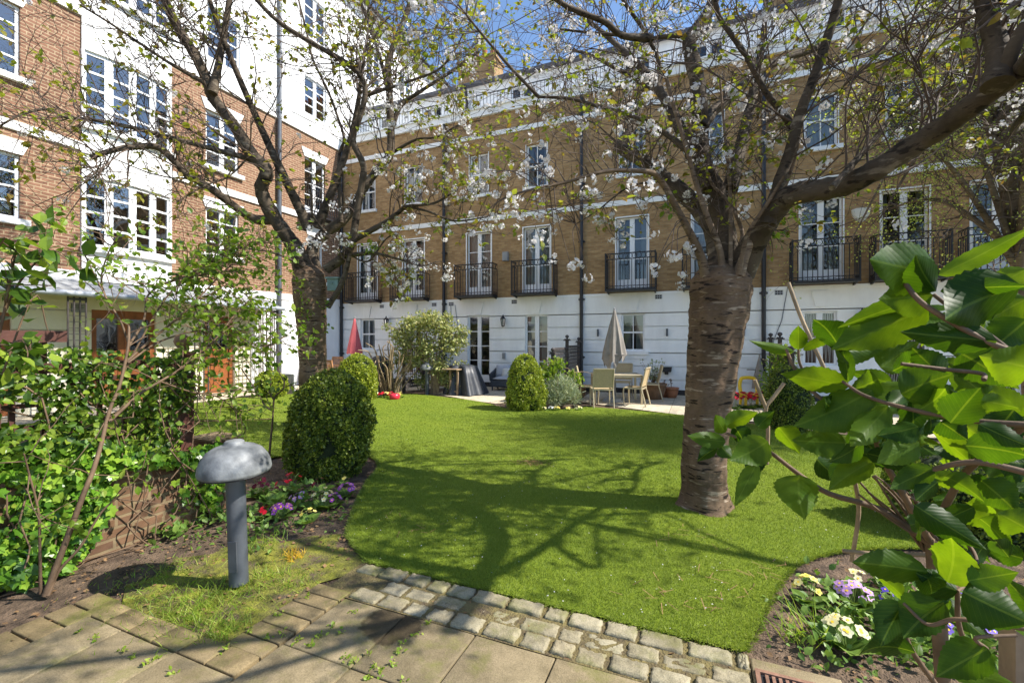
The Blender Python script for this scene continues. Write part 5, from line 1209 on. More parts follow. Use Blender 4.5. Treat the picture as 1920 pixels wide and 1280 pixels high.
# ================================================================ clipped bushes
def topiary(label, c, prof, n, ls, mt, squash=1.0, lean=(0,0), seed=1, name='box_bush', group='clipped box bushes'):
    rr = np.random.default_rng(seed); pr = np.array(prof); H = pr[-1,1]; b = MB()
    ph = rr.random(8)*6.28
    def rad(z, t): return np.interp(z, pr[:,1], pr[:,0])*(1+.05*np.sin(2*t+ph[0]+z*2)+.055*np.sin(3*t+ph[1]-z*4)+.045*np.sin(6*t+ph[2]+z*9)+.045*np.sin(10*t+ph[3]-z*13)+.03*np.sin(17*t+ph[4]+z*19))
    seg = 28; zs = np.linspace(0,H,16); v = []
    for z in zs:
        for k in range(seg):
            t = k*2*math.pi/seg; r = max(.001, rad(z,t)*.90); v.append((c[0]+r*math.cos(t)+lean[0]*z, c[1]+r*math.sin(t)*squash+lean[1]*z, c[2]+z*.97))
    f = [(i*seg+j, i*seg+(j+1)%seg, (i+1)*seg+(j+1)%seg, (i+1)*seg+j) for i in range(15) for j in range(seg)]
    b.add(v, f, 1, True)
    w_ = np.maximum(pr[:,0], .05); zz = np.interp(rr.random(n*2), np.linspace(0,1,60), np.linspace(0,H,60)); acc = rr.random(n*2) < (np.interp(zz, pr[:,1], pr[:,0])/pr[:,0].max())*.85+.15; zz = zz[acc][:n]
    n = len(zz); t = rr.random(n)*2*math.pi; r = rad(zz,t)*(.90+.13*rr.random(n)**.8)
    nz = -np.gradient(np.interp(np.linspace(0,H,60), pr[:,1], pr[:,0]), H/59); nzz = np.interp(zz, np.linspace(0,H,60), nz)
    hol = np.array([mno.noise(Vector((a_*5.5,b_*5.5,c_*5.5+seed))) for a_,b_,c_ in zip(np.cos(t)*r, np.sin(t)*r, zz)])
    keep = hol > -.34; zz, t, r, hol = zz[keep], t[keep], r[keep]+.05*np.clip(hol[keep],-.3,.5), hol[keep]; n = len(zz); nzz = np.interp(zz, np.linspace(0,H,60), nz); sh = rr.random(n) < .012; r = np.where(sh, r+.02+.05*rr.random(n), r)
    pos = np.stack([c[0]+r*np.cos(t)+lean[0]*zz, c[1]+r*np.sin(t)*squash+lean[1]*zz, c[2]+zz+rr.normal(0,.012,n)],1)
    nn = nrm(np.stack([np.cos(t), np.sin(t), np.clip(nzz,-.5,3)],1)); yd = nn*.55+.8*nrm(rr.normal(size=(n,3)))+np.array((0,0,.25))
    scatter(b, LEAFS, pos, yd, nn+.7*nrm(rr.normal(size=(n,3))), ls*(.7+.7*rr.random(n)), 0)
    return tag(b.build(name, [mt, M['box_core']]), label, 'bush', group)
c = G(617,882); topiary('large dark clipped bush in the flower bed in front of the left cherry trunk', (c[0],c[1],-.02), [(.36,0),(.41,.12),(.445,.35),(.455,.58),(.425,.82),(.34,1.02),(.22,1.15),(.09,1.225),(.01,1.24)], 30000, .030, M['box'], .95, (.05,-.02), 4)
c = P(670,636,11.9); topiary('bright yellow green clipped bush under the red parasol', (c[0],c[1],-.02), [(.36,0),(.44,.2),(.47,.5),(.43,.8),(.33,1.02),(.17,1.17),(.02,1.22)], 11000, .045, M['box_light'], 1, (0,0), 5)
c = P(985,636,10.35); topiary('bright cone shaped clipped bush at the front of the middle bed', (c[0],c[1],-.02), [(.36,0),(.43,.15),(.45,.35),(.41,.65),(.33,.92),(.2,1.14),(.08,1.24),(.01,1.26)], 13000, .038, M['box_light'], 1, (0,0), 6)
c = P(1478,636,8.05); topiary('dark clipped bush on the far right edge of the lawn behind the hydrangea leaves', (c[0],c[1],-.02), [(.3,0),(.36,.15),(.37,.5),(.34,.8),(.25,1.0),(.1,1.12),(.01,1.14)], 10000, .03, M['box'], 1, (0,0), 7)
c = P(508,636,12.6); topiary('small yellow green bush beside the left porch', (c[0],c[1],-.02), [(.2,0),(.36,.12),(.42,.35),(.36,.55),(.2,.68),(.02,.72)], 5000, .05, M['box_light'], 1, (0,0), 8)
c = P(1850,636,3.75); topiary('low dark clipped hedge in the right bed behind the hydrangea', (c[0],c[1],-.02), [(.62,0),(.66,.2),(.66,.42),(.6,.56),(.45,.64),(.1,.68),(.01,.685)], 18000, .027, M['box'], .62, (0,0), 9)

# ================================================================ shrubs
def shrub(name, label, root, blobs, mt, nl, ls, stems=None, smat='stem_brown', tpl=LEAF, seed=2, up=.2, twigs=60, group=None, srad=.012):
    rr = random.Random(seed); o = thing(name, label, 'shrub', tuple(root), group)
    sb = MB(); ends = []
    for s_ in stems or []:
        p = smooth_path(s_, 5); sb.tube(p, np.linspace(srad, srad*.5, len(p)), 6); ends += list(p[2:])
    root = np.array(root, float)
    B_ = [(np.array(c), np.array(r)) for c, r in blobs]
    for k in range(twigs):
        c, r = B_[k % len(B_)]; e = c+np.array([rr.gauss(0,.55)*x for x in r]); st = min(ends, key=lambda q: np.linalg.norm(q-e)) if ends else root
        sb.tube(smooth_path([st, (st+e)/2+np.array((rr.gauss(0,.05),rr.gauss(0,.05),.04)), e], 3), np.linspace(.007,.003,7), 4, cap=False)
    sb.build('stems', M[smat], o)
    vol = np.array([np.prod(r)**.67 for _, r in B_]); pk = NR.choice(len(B_), nl, p=vol/vol.sum()); C = np.array([x[0] for x in B_])[pk]; R = np.array([x[1] for x in B_])[pk]
    d = rdir(nl)*(NR.random((nl,1))**.45); lump = .75+.5*NR.random((nl,1)); pos = C+d*R*lump
    fb = MB(); scatter(fb, tpl, pos, rdir(nl)+d*.6+np.array((0,0,up)), rdir(nl)*.7+d*.5+np.array((0,0,.8)), ls*(.6+.8*NR.random(nl))); fb.build('foliage', M[mt], o)
    return o
ZV = 13.2
rt = P(815,636,ZV); rt[2] = -.03
st = [[rt+np.array((dx,0,0)), P(815+dx*60,700,ZV), P(800+dx*160,660,ZV), P(800+dx*300,625,ZV)] for dx in (-.12,-.05,.0,.06,.12)]
bl_ = [(P(a,q,ZV+dz),(r*1.07,r*.96,r*.86)) for a,q,r,dz in ((770,612,.38,0),(800,605,.42,.1),(835,622,.42,0),(760,640,.36,.1),(800,650,.42,0),(845,650,.34,0),(820,685,.34,0),(835,708,.26,-.1),(780,675,.3,.1),(865,640,.22,0),(745,625,.24,0),(812,600,.3,-.2),(752,670,.26,.1),(868,622,.2,.1),(862,690,.26,.1),(850,728,.2,-.1),(790,715,.24,.2),(725,612,.12,0),(838,596,.18,.1))]
shrub('variegated_shrub', 'tall cream and green variegated shrub against the white wall', rt, bl_, 'varieg', 7500, .085, st, 'stem_tan', LEAF, 3, .1, 80, srad=.03)
rt = P(733,636,13.1); rt[2] = -.03; rr = random.Random(8); st = []
for k in range(30):
    a = rr.uniform(-1,1); e = P(733+a*48+rr.gauss(0,6), 640+rr.uniform(0,45)+abs(a)*18, 13.1+rr.uniform(-.4,.4)); m_ = (rt+e)/2+np.array((rr.gauss(0,.06),rr.gauss(0,.06),-.05)); st.append([rt+np.array((a*.25,rr.uniform(-.1,.1),0)), m_, e])
    e2 = e+np.array((rr.gauss(0,.12),rr.gauss(0,.12),rr.uniform(.05,.22))); st.append([(m_+e)/2, e, e2])
o = shrub('pruned_shrub', 'bare tan stemmed shrub pruned hard in front of the dark trellis screen', rt, [(P(733,690,13.1),(.4,.3,.3))], 'varieg', 90, .06, st, 'stem_tan', LEAF, 4, .1, 10, srad=.022)
rt = P(1050,636,10.6); rt[2] = -.03
shrub('lavender_bush', 'grey green feathery lavender beside the cone shaped bush', rt, [(P(1052,728,10.6),(.36,.3,.3)),(P(1040,745,10.5),(.3,.3,.2)),(P(1070,742,10.6),(.26,.25,.22))], 'lav', 5200, .075, None, 'stem_tan', ([(-.06,0,0),(.06,0,0),(.04,1,.1),(-.04,1,.1)],[(0,1,2,3)]), 5, .9, 20)
rt = P(1035,636,10.9); rt[2] = -.03
shrub('rose_bush', 'yellow green young rose bush between cone shaped bush and dark trellis screen', rt, [(P(1030,700,10.9),(.3,.3,.32)),(P(1045,685,11),(.22,.2,.2)),(P(1075,710,11),(.25,.2,.2))], 'rose', 1000, .08, [[rt, P(1030,715,10.9), P(1028,680,10.9)],[rt, P(1050,720,10.9), P(1070,695,10.9)],[rt,P(1072,730,10.8),P(1077,690,10.8)]], 'stem_tan', LEAFW, 6, .2, 30)
rt = P(1448,636,9.6); rt[2] = -.03
shrub('yellow_shrub', 'yellow green shrub against the reddish brown trellis screen', rt, [(P(1460,690,9.6),(.3,.25,.4)),(P(1475,665,9.6),(.25,.2,.25)),(P(1450,720,9.6),(.3,.25,.3))], 'rose', 1100, .07, [[rt, P(1450,700,9.6), P(1462,660,9.6)]], 'stem_tan', LEAF, 7, .2, 30)

# sapling in the left bed
rt = np.array(G(503,884)); Z0 = proj(rt)[2]
o = thing('sapling', 'thin young sapling with few leaves between the bollard lamp and the clipped bush', 'shrub', (rt[0],rt[1],-.02))
b = MB(); tips = []
for pts, r0 in (([(503,884),(506,840),(511,790),(512,770)],.016),([(512,770),(497,760),(482,735),(462,705),(452,690)],.012),([(512,772),(515,745),(530,730),(533,715),(525,700),(520,680)],.011),([(514,750),(505,735),(508,715),(500,690),(488,670)],.009),([(482,735),(470,735),(440,728)],.006),([(530,728),(545,722),(560,735)],.006),([(511,770),(500,745),(505,735)],.007)):
    p = smooth_path([P(a,q,Z0) for a,q in pts],4); b.tube(p, np.linspace(r0,r0*.5,len(p)), 6); tips.append((p[-1],10)); tips.append((p[len(p)//2],3))
b.build('stems', M['stem_brown'], o); b = MB()
for c, k in tips[2:]: scatter(b, LEAFW, c+NR.normal(0,.05,(k,3)), rdir(k)+np.array((0,0,-.1)), rdir(k)+np.array((0,0,.8)), .085*(.7+.6*NR.random(k)))
b.build('foliage', M['honey'], o)
o2 = thing('trained_cane', 'thin horizontal cane from the trellis fence to the sapling', 'cane', tuple(P(440,787,4.6))); b = MB(); b.tube(smooth_path([P(330,789,4.1),P(420,788,4.6),P(509,785,Z0)],3), .006, 5); b.build('cane', M['stem_brown'], o2)

# ivy and climbers on the wall and trellis
def leafwall(name, label, n, size, mt, tpl, region, holes, seed, depth=(.0,.16), cat='climber', clump=2.6):
    rr = np.random.default_rng(seed); v = rr.uniform(-.6,2.95,n*6); z = rr.uniform(-.02,1.72,n*6); u = -4.15+rr.uniform(*depth,n*6)
    pts = np.stack([u,v,z],1); X = CT*u+ST*v; Z = -ST*u+CT*v; px = 960+X/Z*FPX; py = HOR-(z-CAMH)/Z*FPX
    k = np.zeros(len(px), bool)
    for rg in region: k |= inpoly(px, py, rg)
    for h in holes: k &= ~(inpoly(px, py, h) & (rr.random(len(px)) < .90))
    cl = np.sin(v*7.1+z*3.3)*np.sin(z*8.7-v*4.1+1)+.5*np.sin(v*15+z*13); k &= (cl+rr.random(len(px))*clump) > .35
    pts = pts[k][:n]; m = len(pts); o = thing(name, label, cat, (-4.1,1.6,0))
    yd = rdir(m)*.75+np.array((.15,0,-.55)); zd = np.tile(np.array((1.0,-.25,.45)),(m,1))+rdir(m)*.75
    b = MB(); scatter(b, tpl, pts, yd, zd, size*(.55+.75*rr.random(m))); b.build('foliage', M[mt], o)
    s = MB(); r2 = random.Random(seed)
    for _ in range(26):
        q = pts[r2.randrange(m)].copy(); p = [q]
        for k_ in range(5): q = q+np.array((r2.gauss(0,.02),r2.gauss(0,.12),-.16+r2.gauss(0,.08))); q[2] = max(q[2], -.02); p.append(q)
        s.tube(smooth_path(p,2), .006, 4, cap=False)
    s.build('stems', M['stem_brown'], o); return o
leafwall('ivy', 'glossy bright ivy hanging over the low brick garden wall', 3900, .066, 'ivy', IVY, [[(-200,830),(210,830),(330,850),(400,830),(425,880),(405,960),(340,935),(300,880),(215,880),(205,960),(175,1010),(115,1090),(-100,1110)]], [[(225,875),(390,870),(375,960),(280,1000),(230,1000)],[(-60,905),(45,905),(30,1000),(-60,1010)]], 3, (.02,.16))
leafwall('climber', 'mid green honeysuckle smothering the brown trellis fence', 3300, .056, 'honey', LEAFW, [[(-300,630),(60,640),(200,655),(330,650),(375,690),(350,780),(330,850),(200,850),(-300,850)]], [], 4, (-.12,.2), clump=1.5)
def leafcloud(name, label, root, stems, nl, ls, mt, tpl, jit, smat, cat='shrub', seed=1, sr=.012, subs=8, sublen=.35, per=10, twr=.004):
    """arching stems with side shoots, leaves set along them"""
    r = random.Random(seed); o = thing(name, label, cat, tuple(root)); sb = MB(); L_ = []
    for (pts, r0, dens) in stems:
        p = smooth_path(pts, 5); sb.tube(p, np.linspace(r0, max(.003,r0*.4), len(p)), 7)
        for _ in range(int(subs*dens)):
            i = r.randint(len(p)//3, len(p)-1); d = p[min(i+1,len(p)-1)]-p[i-1]; d = d/np.linalg.norm(d)
            q = [p[i]]; dd = d*.5+np.array((r.gauss(0,.7),r.gauss(0,.7),r.gauss(.15,.6)))
            for k in range(4): dd = dd/np.linalg.norm(dd)+np.array((r.gauss(0,.2),r.gauss(0,.2),r.gauss(-.06,.15))); q.append(q[-1]+dd/np.linalg.norm(dd)*sublen*r.uniform(.6,1.3)/4)
            q = np.array(q); sb.tube(q, np.linspace(twr,.0018,5), 4, cap=False)
            for _ in range(per): L_.append(q[r.randint(1,4)]+np.array([r.gauss(0,jit) for _ in range(3)]))
    sb.build('stems', M[smat], o); L_ = np.array(L_); n = len(L_); b = MB()
    scatter(b, tpl, L_, rdir(n)+np.array((0,0,-.1)), rdir(n)*.9+np.array((.2,-.2,.9)), ls*(.6+.8*NR.random(n))); b.build('foliage', M[mt], o); return o
rt = np.array(G(85,1114)); Zs = proj(rt)[2]
def pz(l, z0, z1): return [P(a,q,z0+(z1-z0)*i/(len(l)-1)) for i,(a,q) in enumerate(l)]
leafcloud('climbing_rose', 'tall arching rose with long tan stems rising from the soil in front of the ivy', (rt[0],rt[1],-.02), [
    (pz([(85,1116),(125,1010),(155,930),(175,880),(190,830),(205,770),(225,720),(240,650),(242,610)],Zs,3.3), .019, .8),
    (pz([(90,1116),(110,1070),(150,1025),(190,960),(235,920)],Zs,3.0), .012, .3),
    (pz([(76,1112),(75,1040),(72,960),(55,890),(45,850)],Zs,2.6), .009, .5),
    (pz([(205,790),(260,740),(300,715),(340,690),(400,640),(440,590),(470,560)],3.1,4.0), .012, 2.4),
    (pz([(235,680),(280,640),(340,590),(390,540),(430,500),(470,480)],3.3,3.9), .010, 3.2),
    (pz([(240,640),(225,600),(200,560),(190,520),(205,470),(230,430)],3.3,3.2), .008, .8),
    (pz([(240,650),(270,600),(280,550),(340,520),(390,520),(450,545),(500,590)],3.3,4.2), .009, 3.4),
    (pz([(240,680),(300,640),(380,620),(440,640),(490,650),(530,640)],3.3,4.3), .008, 3.0),
    (pz([(200,560),(160,480),(170,490),(250,545)],3.2,3.2), .005, .5),
    (pz([(300,715),(360,735),(410,745),(450,775)],3.4,4.1), .007, 2.0),
    (pz([(230,700),(310,560),(370,510),(430,470),(480,450)],3.3,4.0), .007, 3.0)], 0, .05, 'rose', LEAFW, .03, 'stem_brown', seed=12, subs=14, sublen=.42, per=10)
rt = np.array(P(-60,636,2.5)); rt[2] = -.02
leafcloud('laurel_shrub', 'broad leaved shrub reaching in over the trellis at the left edge', rt, [(pz([(-60,1000),(-50,800),(0,620),(20,520),(30,470)],2.5,2.4), .01, 1), (pz([(-60,1000),(-40,720),(20,560),(60,500),(95,470)],2.5,2.5), .009, .8),(pz([(-60,1000),(-80,700),(-20,500),(10,445)],2.5,2.3), .009, .8),(pz([(-40,720),(30,640),(60,660)],2.5,2.6), .006, .6),(pz([(-30,800),(60,560),(90,620)],2.6,2.8), .006, .3)], 0, .095, 'honey', LEAFW, .03, 'stem_brown', seed=14, subs=9, sublen=.2, per=5)
# ================================================================ hydrangea close on the right
m, nt, N, L, B = newmat('hydrangea_leaf')
at_ = N.new('ShaderNodeAttribute'); at_.attribute_name = 'leafuv'; sp = N.new('ShaderNodeSeparateXYZ'); L.new(at_.outputs['Vector'], sp.inputs[0])
g = N.new('ShaderNodeNewGeometry'); base = ramp(N, L, g.outputs['Random Per Island'], [(0,(.014,.045,.005)),(.5,(.030,.080,.007)),(1,(.085,.165,.011))])
def mth(op, a, b_=None, c_=None):
    n_ = N.new('ShaderNodeMath'); n_.operation = op
    for i, v in enumerate((a, b_, c_)):
        if v is None: continue
        if hasattr(v, 'links'): L.new(v, n_.inputs[i])
        else: n_.inputs[i].default_value = v
    return n_.outputs[0]
au = mth('ABSOLUTE', sp.outputs[0]); w1 = mth('MULTIPLY_ADD', au, -.42, sp.outputs[1]); sv = mth('ABSOLUTE', mth('SINE', mth('MULTIPLY', w1, 26.0)))
vein = mth('LESS_THAN', sv, .10); mid = mth('LESS_THAN', au, .045); vm = mth('MAXIMUM', mth('MULTIPLY', vein, .45), mid)
col = mixc(N, L, mth('MULTIPLY', vm, .42), base, (.13,.22,.035)); nz = noise(N, L, objco(N), 25, 4); col = mixc(N, L, 1.0, col, ramp(N, L, nz.outputs[0], [(.3,(.66,.72,.66)),(.7,(1.1,1.06,1.05))]), 'MULTIPLY')
L.new(col, B.inputs['Base Color']); B.inputs['Roughness'].default_value = .45; B.inputs['Specular IOR Level'].default_value = .2
bump(N, L, B, mth('ADD', mth('MULTIPLY', sv, -.5), mth('MULTIPLY', noise(N, L, objco(N), 120, 3).outputs[0], .3)), .13, .004)
t = N.new('ShaderNodeBsdfTranslucent'); L.new(mixc(N, L, 1.0, col, (3.2,2.5,.5), 'MULTIPLY'), t.inputs[0]); mx = N.new('ShaderNodeMixShader'); mx.inputs[0].default_value = .46
L.new(B.outputs[0], mx.inputs[1]); L.new(t.outputs[0], mx.inputs[2]); L.new(mx.outputs[0], N['Material Output'].inputs[0]); M['hyd'] = m
class Leaves:
    def __init__(s): s.mb = MB(); s.uv = []
    def leaf(s, base, tip, hw, tilt=0.0, bend=.1, fold=.18, rnd=RND, nl=20, nw=8, twist=0.0):
        base = np.asarray(base, float); tip = np.asarray(tip, float); ax = tip-base; Ln = np.linalg.norm(ax); y = ax/Ln
        view = nrm((base+tip)/2-np.array((0,0,CAMH))); side = np.cross(y, view); side = nrm(side)
        side = nrm(side*math.cos(tilt)+np.cross(side, y)*math.sin(tilt)); nn = np.cross(side, y)
        if np.dot(nn, view) > 0 and True: pass
        v = []; uv = []
        ph = rnd.uniform(0,6.28)
        for i in range(nl+1):
            t = i/nl; w = (t**.62*(1-t)**1.12)/.318 if 0 < t < 1 else 0.0
            ser = 1+.045*(1 if i % 2 else -1)
            for j in range(nw+1):
                q = j/nw*2-1; e = w*hw*q*(ser if abs(q) > .99 else 1)
                zc = fold*hw*(abs(q)**1.4)*w - bend*Ln*(t-.35)**2*1.6 + .022*hw*math.sin(t*26-abs(q)*8)*abs(q)*w + .14*hw*math.sin(5.5*t+ph)*q*w+.07*hw*math.sin(11*t+ph*2+q*2)*abs(q)*w
                v.append(base+y*Ln*t+side*e-nn*zc*-1); uv.append((q*max(w,.05), t*1.3, 0))
        f = [(i*(nw+1)+j, i*(nw+1)+j+1, (i+1)*(nw+1)+j+1, (i+1)*(nw+1)+j) for i in range(nl) for j in range(nw)]
        s.mb.add(v, f, 0, True); s.uv += uv
    def build(s, name, mat, parent):
        o = s.mb.build(name, mat, parent); a = o.data.attributes.new('leafuv', 'FLOAT_VECTOR', 'POINT'); a.data.foreach_set('vector', np.array(s.uv, np.float32).ravel()); return o
HY = Leaves(); hr = random.Random(4)
# (base px, tip px, half width px, depth at base, depth at tip)
HL = [((1754,512),(1622,487),46,.86,.84),((1752,545),(1707,474),27,.85,.82),((1760,517),(1945,425),17,.86,.78),((1747,553),(1646,562),34,.86,.9),((1905,535),(1745,598),50,.78,.80),((1765,545),(1935,532),18,.84,.74),((1750,552),(1569,612),20,.88,.98),
 ((1740,577),(1556,656),38,.90,.98),((1578,655),(1528,584),26,1.05,1.02),((1562,658),(1656,657),22,1.05,1.06),((1497,655),(1497,608),14,1.15,1.13),((1488,660),(1402,640),9,1.16,1.2),((1505,655),(1582,622),10,1.14,1.1),((1868,640),(1682,622),27,.78,.84),
 ((1935,690),(1838,668),38,.72,.78),((1766,704),(1708,652),26,.95,.98),((1592,724),(1463,698),24,1.08,1.14),((1592,714),(1577,630),12,1.06,1.04),((1688,738),(1778,700),34,.95,.92),((1718,772),(1784,730),26,.95,.9),((1636,733),(1490,805),38,1.02,1.08),((1663,764),(1588,848),24,1.0,.98),
 ((1782,792),(1838,724),30,.88,.84),((1838,750),(1904,762),16,.84,.82),((1722,800),(1645,818),22,.95,.98),((1763,790),(1815,824),24,.92,.9),((1586,830),(1484,826),26,1.06,1.12),((1722,828),(1640,868),24,.95,.95),((1812,834),(1935,850),28,.85,.78),((1835,795),(1935,842),20,.82,.76),
 ((1360,828),(1286,818),15,1.38,1.40),((1360,797),(1418,770),16,1.38,1.36),((1360,810),(1338,776),14,1.38,1.36),((1440,828),(1370,868),27,1.28,1.3),((1345,838),(1304,863),12,1.4,1.4),((1352,836),(1372,860),14,1.4,1.38),((1419,868),(1377,950),15,1.28,1.26),((1496,890),(1500,972),36,1.2,1.17),
 ((1636,862),(1548,916),22,1.05,1.08),((1750,878),(1665,915),20,.95,.98),((1758,903),(1715,938),18,.95,.95),((1714,946),(1848,1030),24,.98,.92),((1780,1090),(1796,1004),36,.92,.9),((1736,1070),(1586,1049),27,.95,.98),((1796,1108),(1715,1073),24,.92,.95),((1694,1130),(1648,1210),27,.98,.96),
 ((1768,1127),(1688,1190),34,.93,.95),((1804,1108),(1935,1172),42,.88,.82),((1815,1088),(1910,1072),22,.88,.84),((1852,1214),(1755,1266),30,.85,.88),((1925,870),(1862,862),32,.9,.92),((1770,890),(1842,930),18,1.0,.98),((1890,1042),(1858,1003),16,1.0,.98),((1420,800),(1450,770),14,1.34,1.34),((1378,800),(1400,835),18,1.36,1.34),
 ((1925,600),(1860,655),34,.80,.82),((1925,560),(1850,600),30,.84,.86),((1800,660),(1900,720),34,1.0,.98),((1650,690),(1720,640),26,1.1,1.1),((1600,800),(1660,870),26,1.2,1.2),((1840,900),(1910,960),30,1.05,1.0),((1700,720),(1640,780),28,1.15,1.15),((1900,770),(1850,830),28,.95,.95),((1560,770),(1620,800),22,1.2,1.2),
 ((1930,640),(1870,590),30,.9,.92),((1740,620),(1800,590),26,1.0,1.0),((1700,590),(1660,640),24,1.05,1.05),((1925,505),(1855,540),26,.92,.95),((1530,860),(1580,905),18,1.25,1.25),((1925,990),(1870,960),28,.95,.98),((1890,880),(1830,850),26,1.0,1.0),((1460,800),(1500,850),20,1.3,1.28),((1400,880),(1440,850),14,1.34,1.34)]
for (b0, t0, hw, z0, z1) in HL:
    zz = (z0+z1)/2; k = 1.0
    HY.leaf(P(*b0, z0), P(*t0, z1), hw*zz/FPX*1.08, tilt=hr.uniform(-.5,.5), bend=hr.uniform(.05,.38), fold=hr.uniform(.10,.5), rnd=hr)
for _ in range(210):            # leaves deeper in the bush and beyond the frame
    a, q, Z = hr.uniform(1560,2120), hr.uniform(560,1010), hr.uniform(1.0,1.65)
    if (q > 880 and a < 1690) or (q < 690 and a < 1660) or q < 900-(a-1560)*.6 and a < 1640 and q < 740: continue
    c = P(a, q, Z); d = nrm(np.array((hr.gauss(0,1),hr.gauss(0,1),hr.gauss(-.2,.5)))); HY.leaf(c, c+d*hr.uniform(.07,.125), hr.uniform(.02,.034), tilt=hr.uniform(-.9,.9), bend=hr.uniform(.05,.4), fold=hr.uniform(.1,.5), rnd=hr)
for _ in range(15):            # low leaves over the bed
    a, q, Z = hr.uniform(1690,1980), hr.uniform(1010,1290), hr.uniform(.95,1.3); c = P(a, q, Z)
    if c[2] < .12: continue
    d = nrm(np.array((hr.gauss(0,1),hr.gauss(0,1),hr.gauss(-.2,.4)))); HY.leaf(c, c+d*hr.uniform(.07,.12), hr.uniform(.02,.034), tilt=hr.uniform(-.9,.9), bend=hr.uniform(.05,.4), fold=hr.uniform(.1,.5), rnd=hr)
root = G(1762,1235); root = P(1765,1010,1.32); root[2] = -.03
hy = thing('hydrangea', 'large leaved hydrangea leaning in close on the right', 'shrub', (root[0],root[1],-.03))
HY.build('leaves', M['hyd'], hy)
s = MB()
def stem(pts, z0, z1, r0, r1, sides=8): s.tube(smooth_path(pz(pts,z0,z1),5), np.linspace(r0*.72,r1*.8,(len(pts)-1)*5+1), sides)
K = P(1748,1015,1.25)
s.tube(smooth_path([root, root*.4+K*.6+np.array((.02,0,-.1)), K],5), np.linspace(.022,.017,11), 9)
stem([(1748,1015),(1735,1000),(1690,920),(1655,860),(1640,815),(1632,760)],1.25,1.02,.014,.006)
stem([(1745,1020),(1650,955),(1555,925),(1500,890),(1440,845),(1395,825),(1362,812)],1.25,1.38,.013,.005)
stem([(1745,1000),(1800,900),(1850,850),(1925,795)],1.25,.85,.012,.009)
stem([(1935,797),(1820,788),(1720,770),(1625,743),(1580,715)],.83,1.06,.0085,.004)
stem([(1935,888),(1830,866),(1750,880),(1690,905)],.85,1.0,.009,.006)
stem([(1845,712),(1840,700),(1770,692),(1690,682)],.9,.96,.006,.005)
stem([(1690,520),(1720,560),(1765,592),(1850,640),(1925,668)],.87,.76,.006,.007)
stem([(1474,654),(1490,690),(1520,730),(1560,762),(1610,800)],1.15,1.1,.005,.007)
stem([(1750,552),(1800,590),(1870,640),(1930,690)],.86,.78,.005,.007)
stem([(1645,608),(1690,618)],.95,.95,.004,.004)
stem([(1497,655),(1499,680),(1512,705)],1.15,1.15,.004,.005)
stem([(1765,985),(1815,1020),(1832,1055),(1822,1085),(1795,1108)],1.1,.92,.006,.004)
stem([(1935,1180),(1860,1168),(1790,1160),(1740,1170),(1694,1130)],.85,.96,.007,.004)
stem([(1795,1108),(1800,1180),(1840,1260),(1855,1300)],.93,1.0,.006,.008)
stem([(1850,1215),(1830,1195),(1905,1190)],.86,.84,.005,.004)
stem([(1690,1140),(1705,1210),(1760,1290)],.97,1.05,.006,.008)
for _ in range(16):
    a = hr.uniform(-1,1); stem([(1745+hr.gauss(0,10),1025+hr.gauss(0,8)),(1690+a*40,960+hr.gauss(0,25)),(1640+a*70,880+hr.gauss(0,30))],1.28,1.28+hr.uniform(-.12,.2),.006,.0035,6)
s.build('stems', M['stem_brown'], hy)
ss = MB()
for pts, z0, z1 in (([(1478,530),(1500,590),(1522,640),(1545,690),(1580,780)],1.5,1.4),([(1470,718),(1450,745),(1436,765),(1440,800),(1438,870)],1.5,1.5),([(1415,712),(1428,745),(1437,766)],1.5,1.5),([(1597,1052),(1610,960),(1603,900)],1.4,1.35),([(1580,1032),(1650,1038),(1740,1040)],1.35,1.3),([(1672,640),(1676,700)],1.2,1.2),([(1385,800),(1398,845),(1420,900)],1.45,1.5)):
    ss.tube(smooth_path(pz(pts,z0,z1),4), .006, 6)
ss.build('bare_canes', M['stem_tan'], hy)

# ================================================================ flowers
def primrose(px, py, colr, label, r=.11, nf=12, leaves=14, fs=.017, h=.09, group='primroses in the flower beds', z=None):
    if z is None: r *= 1.15; fs *= 1.25; nf = int(nf*1.2); h *= 1.2
    c = G(px,py) if z is None else np.append(P(px,636,z)[:2],0); c[2] = -.03
    o = thing('primrose', label, 'flower', tuple(c), group); n = leaves
    a = NR.random(n)*6.28; d = np.stack([np.cos(a),np.sin(a),.35+.5*NR.random(n)],1); b = MB()
    scatter(b, LEAFW, c+d*np.array((.01,.01,0)), d, np.tile((0,0,1.),(n,1))+.3*rdir(n), r*(.8+.5*NR.random(n))); b.build('leaf_rosette', M['prim_leaf'], o)
    n = nf; q = rdir(n); q[:,2] = np.abs(q[:,2]); pos = c+np.stack([q[:,0]*r*.62, q[:,1]*r*.62, h*(.75+.5*q[:,2])],1); ax = nrm(q*.8+np.array((0,-.35,.7)))
    b = MB(); scatter(b, flower_tpl(5,.08,.5), pos, ax, rdir(n), fs*(.85+.3*NR.random(n))); f = b.build('flowers', M['fl_'+colr], o)
    if colr in ('purple','lilac','yellow','cream','blue'):
        e = MB(); scatter(e, ([(.3*math.cos(t),.06,.3*math.sin(t)) for t in np.linspace(0,6.283,7)[:-1]],[(0,1,2,3,4,5)]), pos+ax*.002, ax, rdir(n), fs); e.build('flower_eyes', M['eye'], o)
    s = MB()
    for p_ in pos[::2]: s.tube([c, p_], .0022, 3, cap=False)
    s.build('flower_stalks', M['stem_green'], o); return o
primrose(527,965,'purple','vivid purple primrose with yellow eyes right of the bollard post',.12,11,14,.021)
primrose(650,925,'purple','purple primrose at the foot of the large clipped bush',.11,13,12,.019)
primrose(577,975,'yellow','pale yellow primrose nearest the bollard lamp',.09,5,10,.016)
primrose(605,950,'cream','cream flowered primrose between two purple primroses',.13,9,14,.018, h=.14)
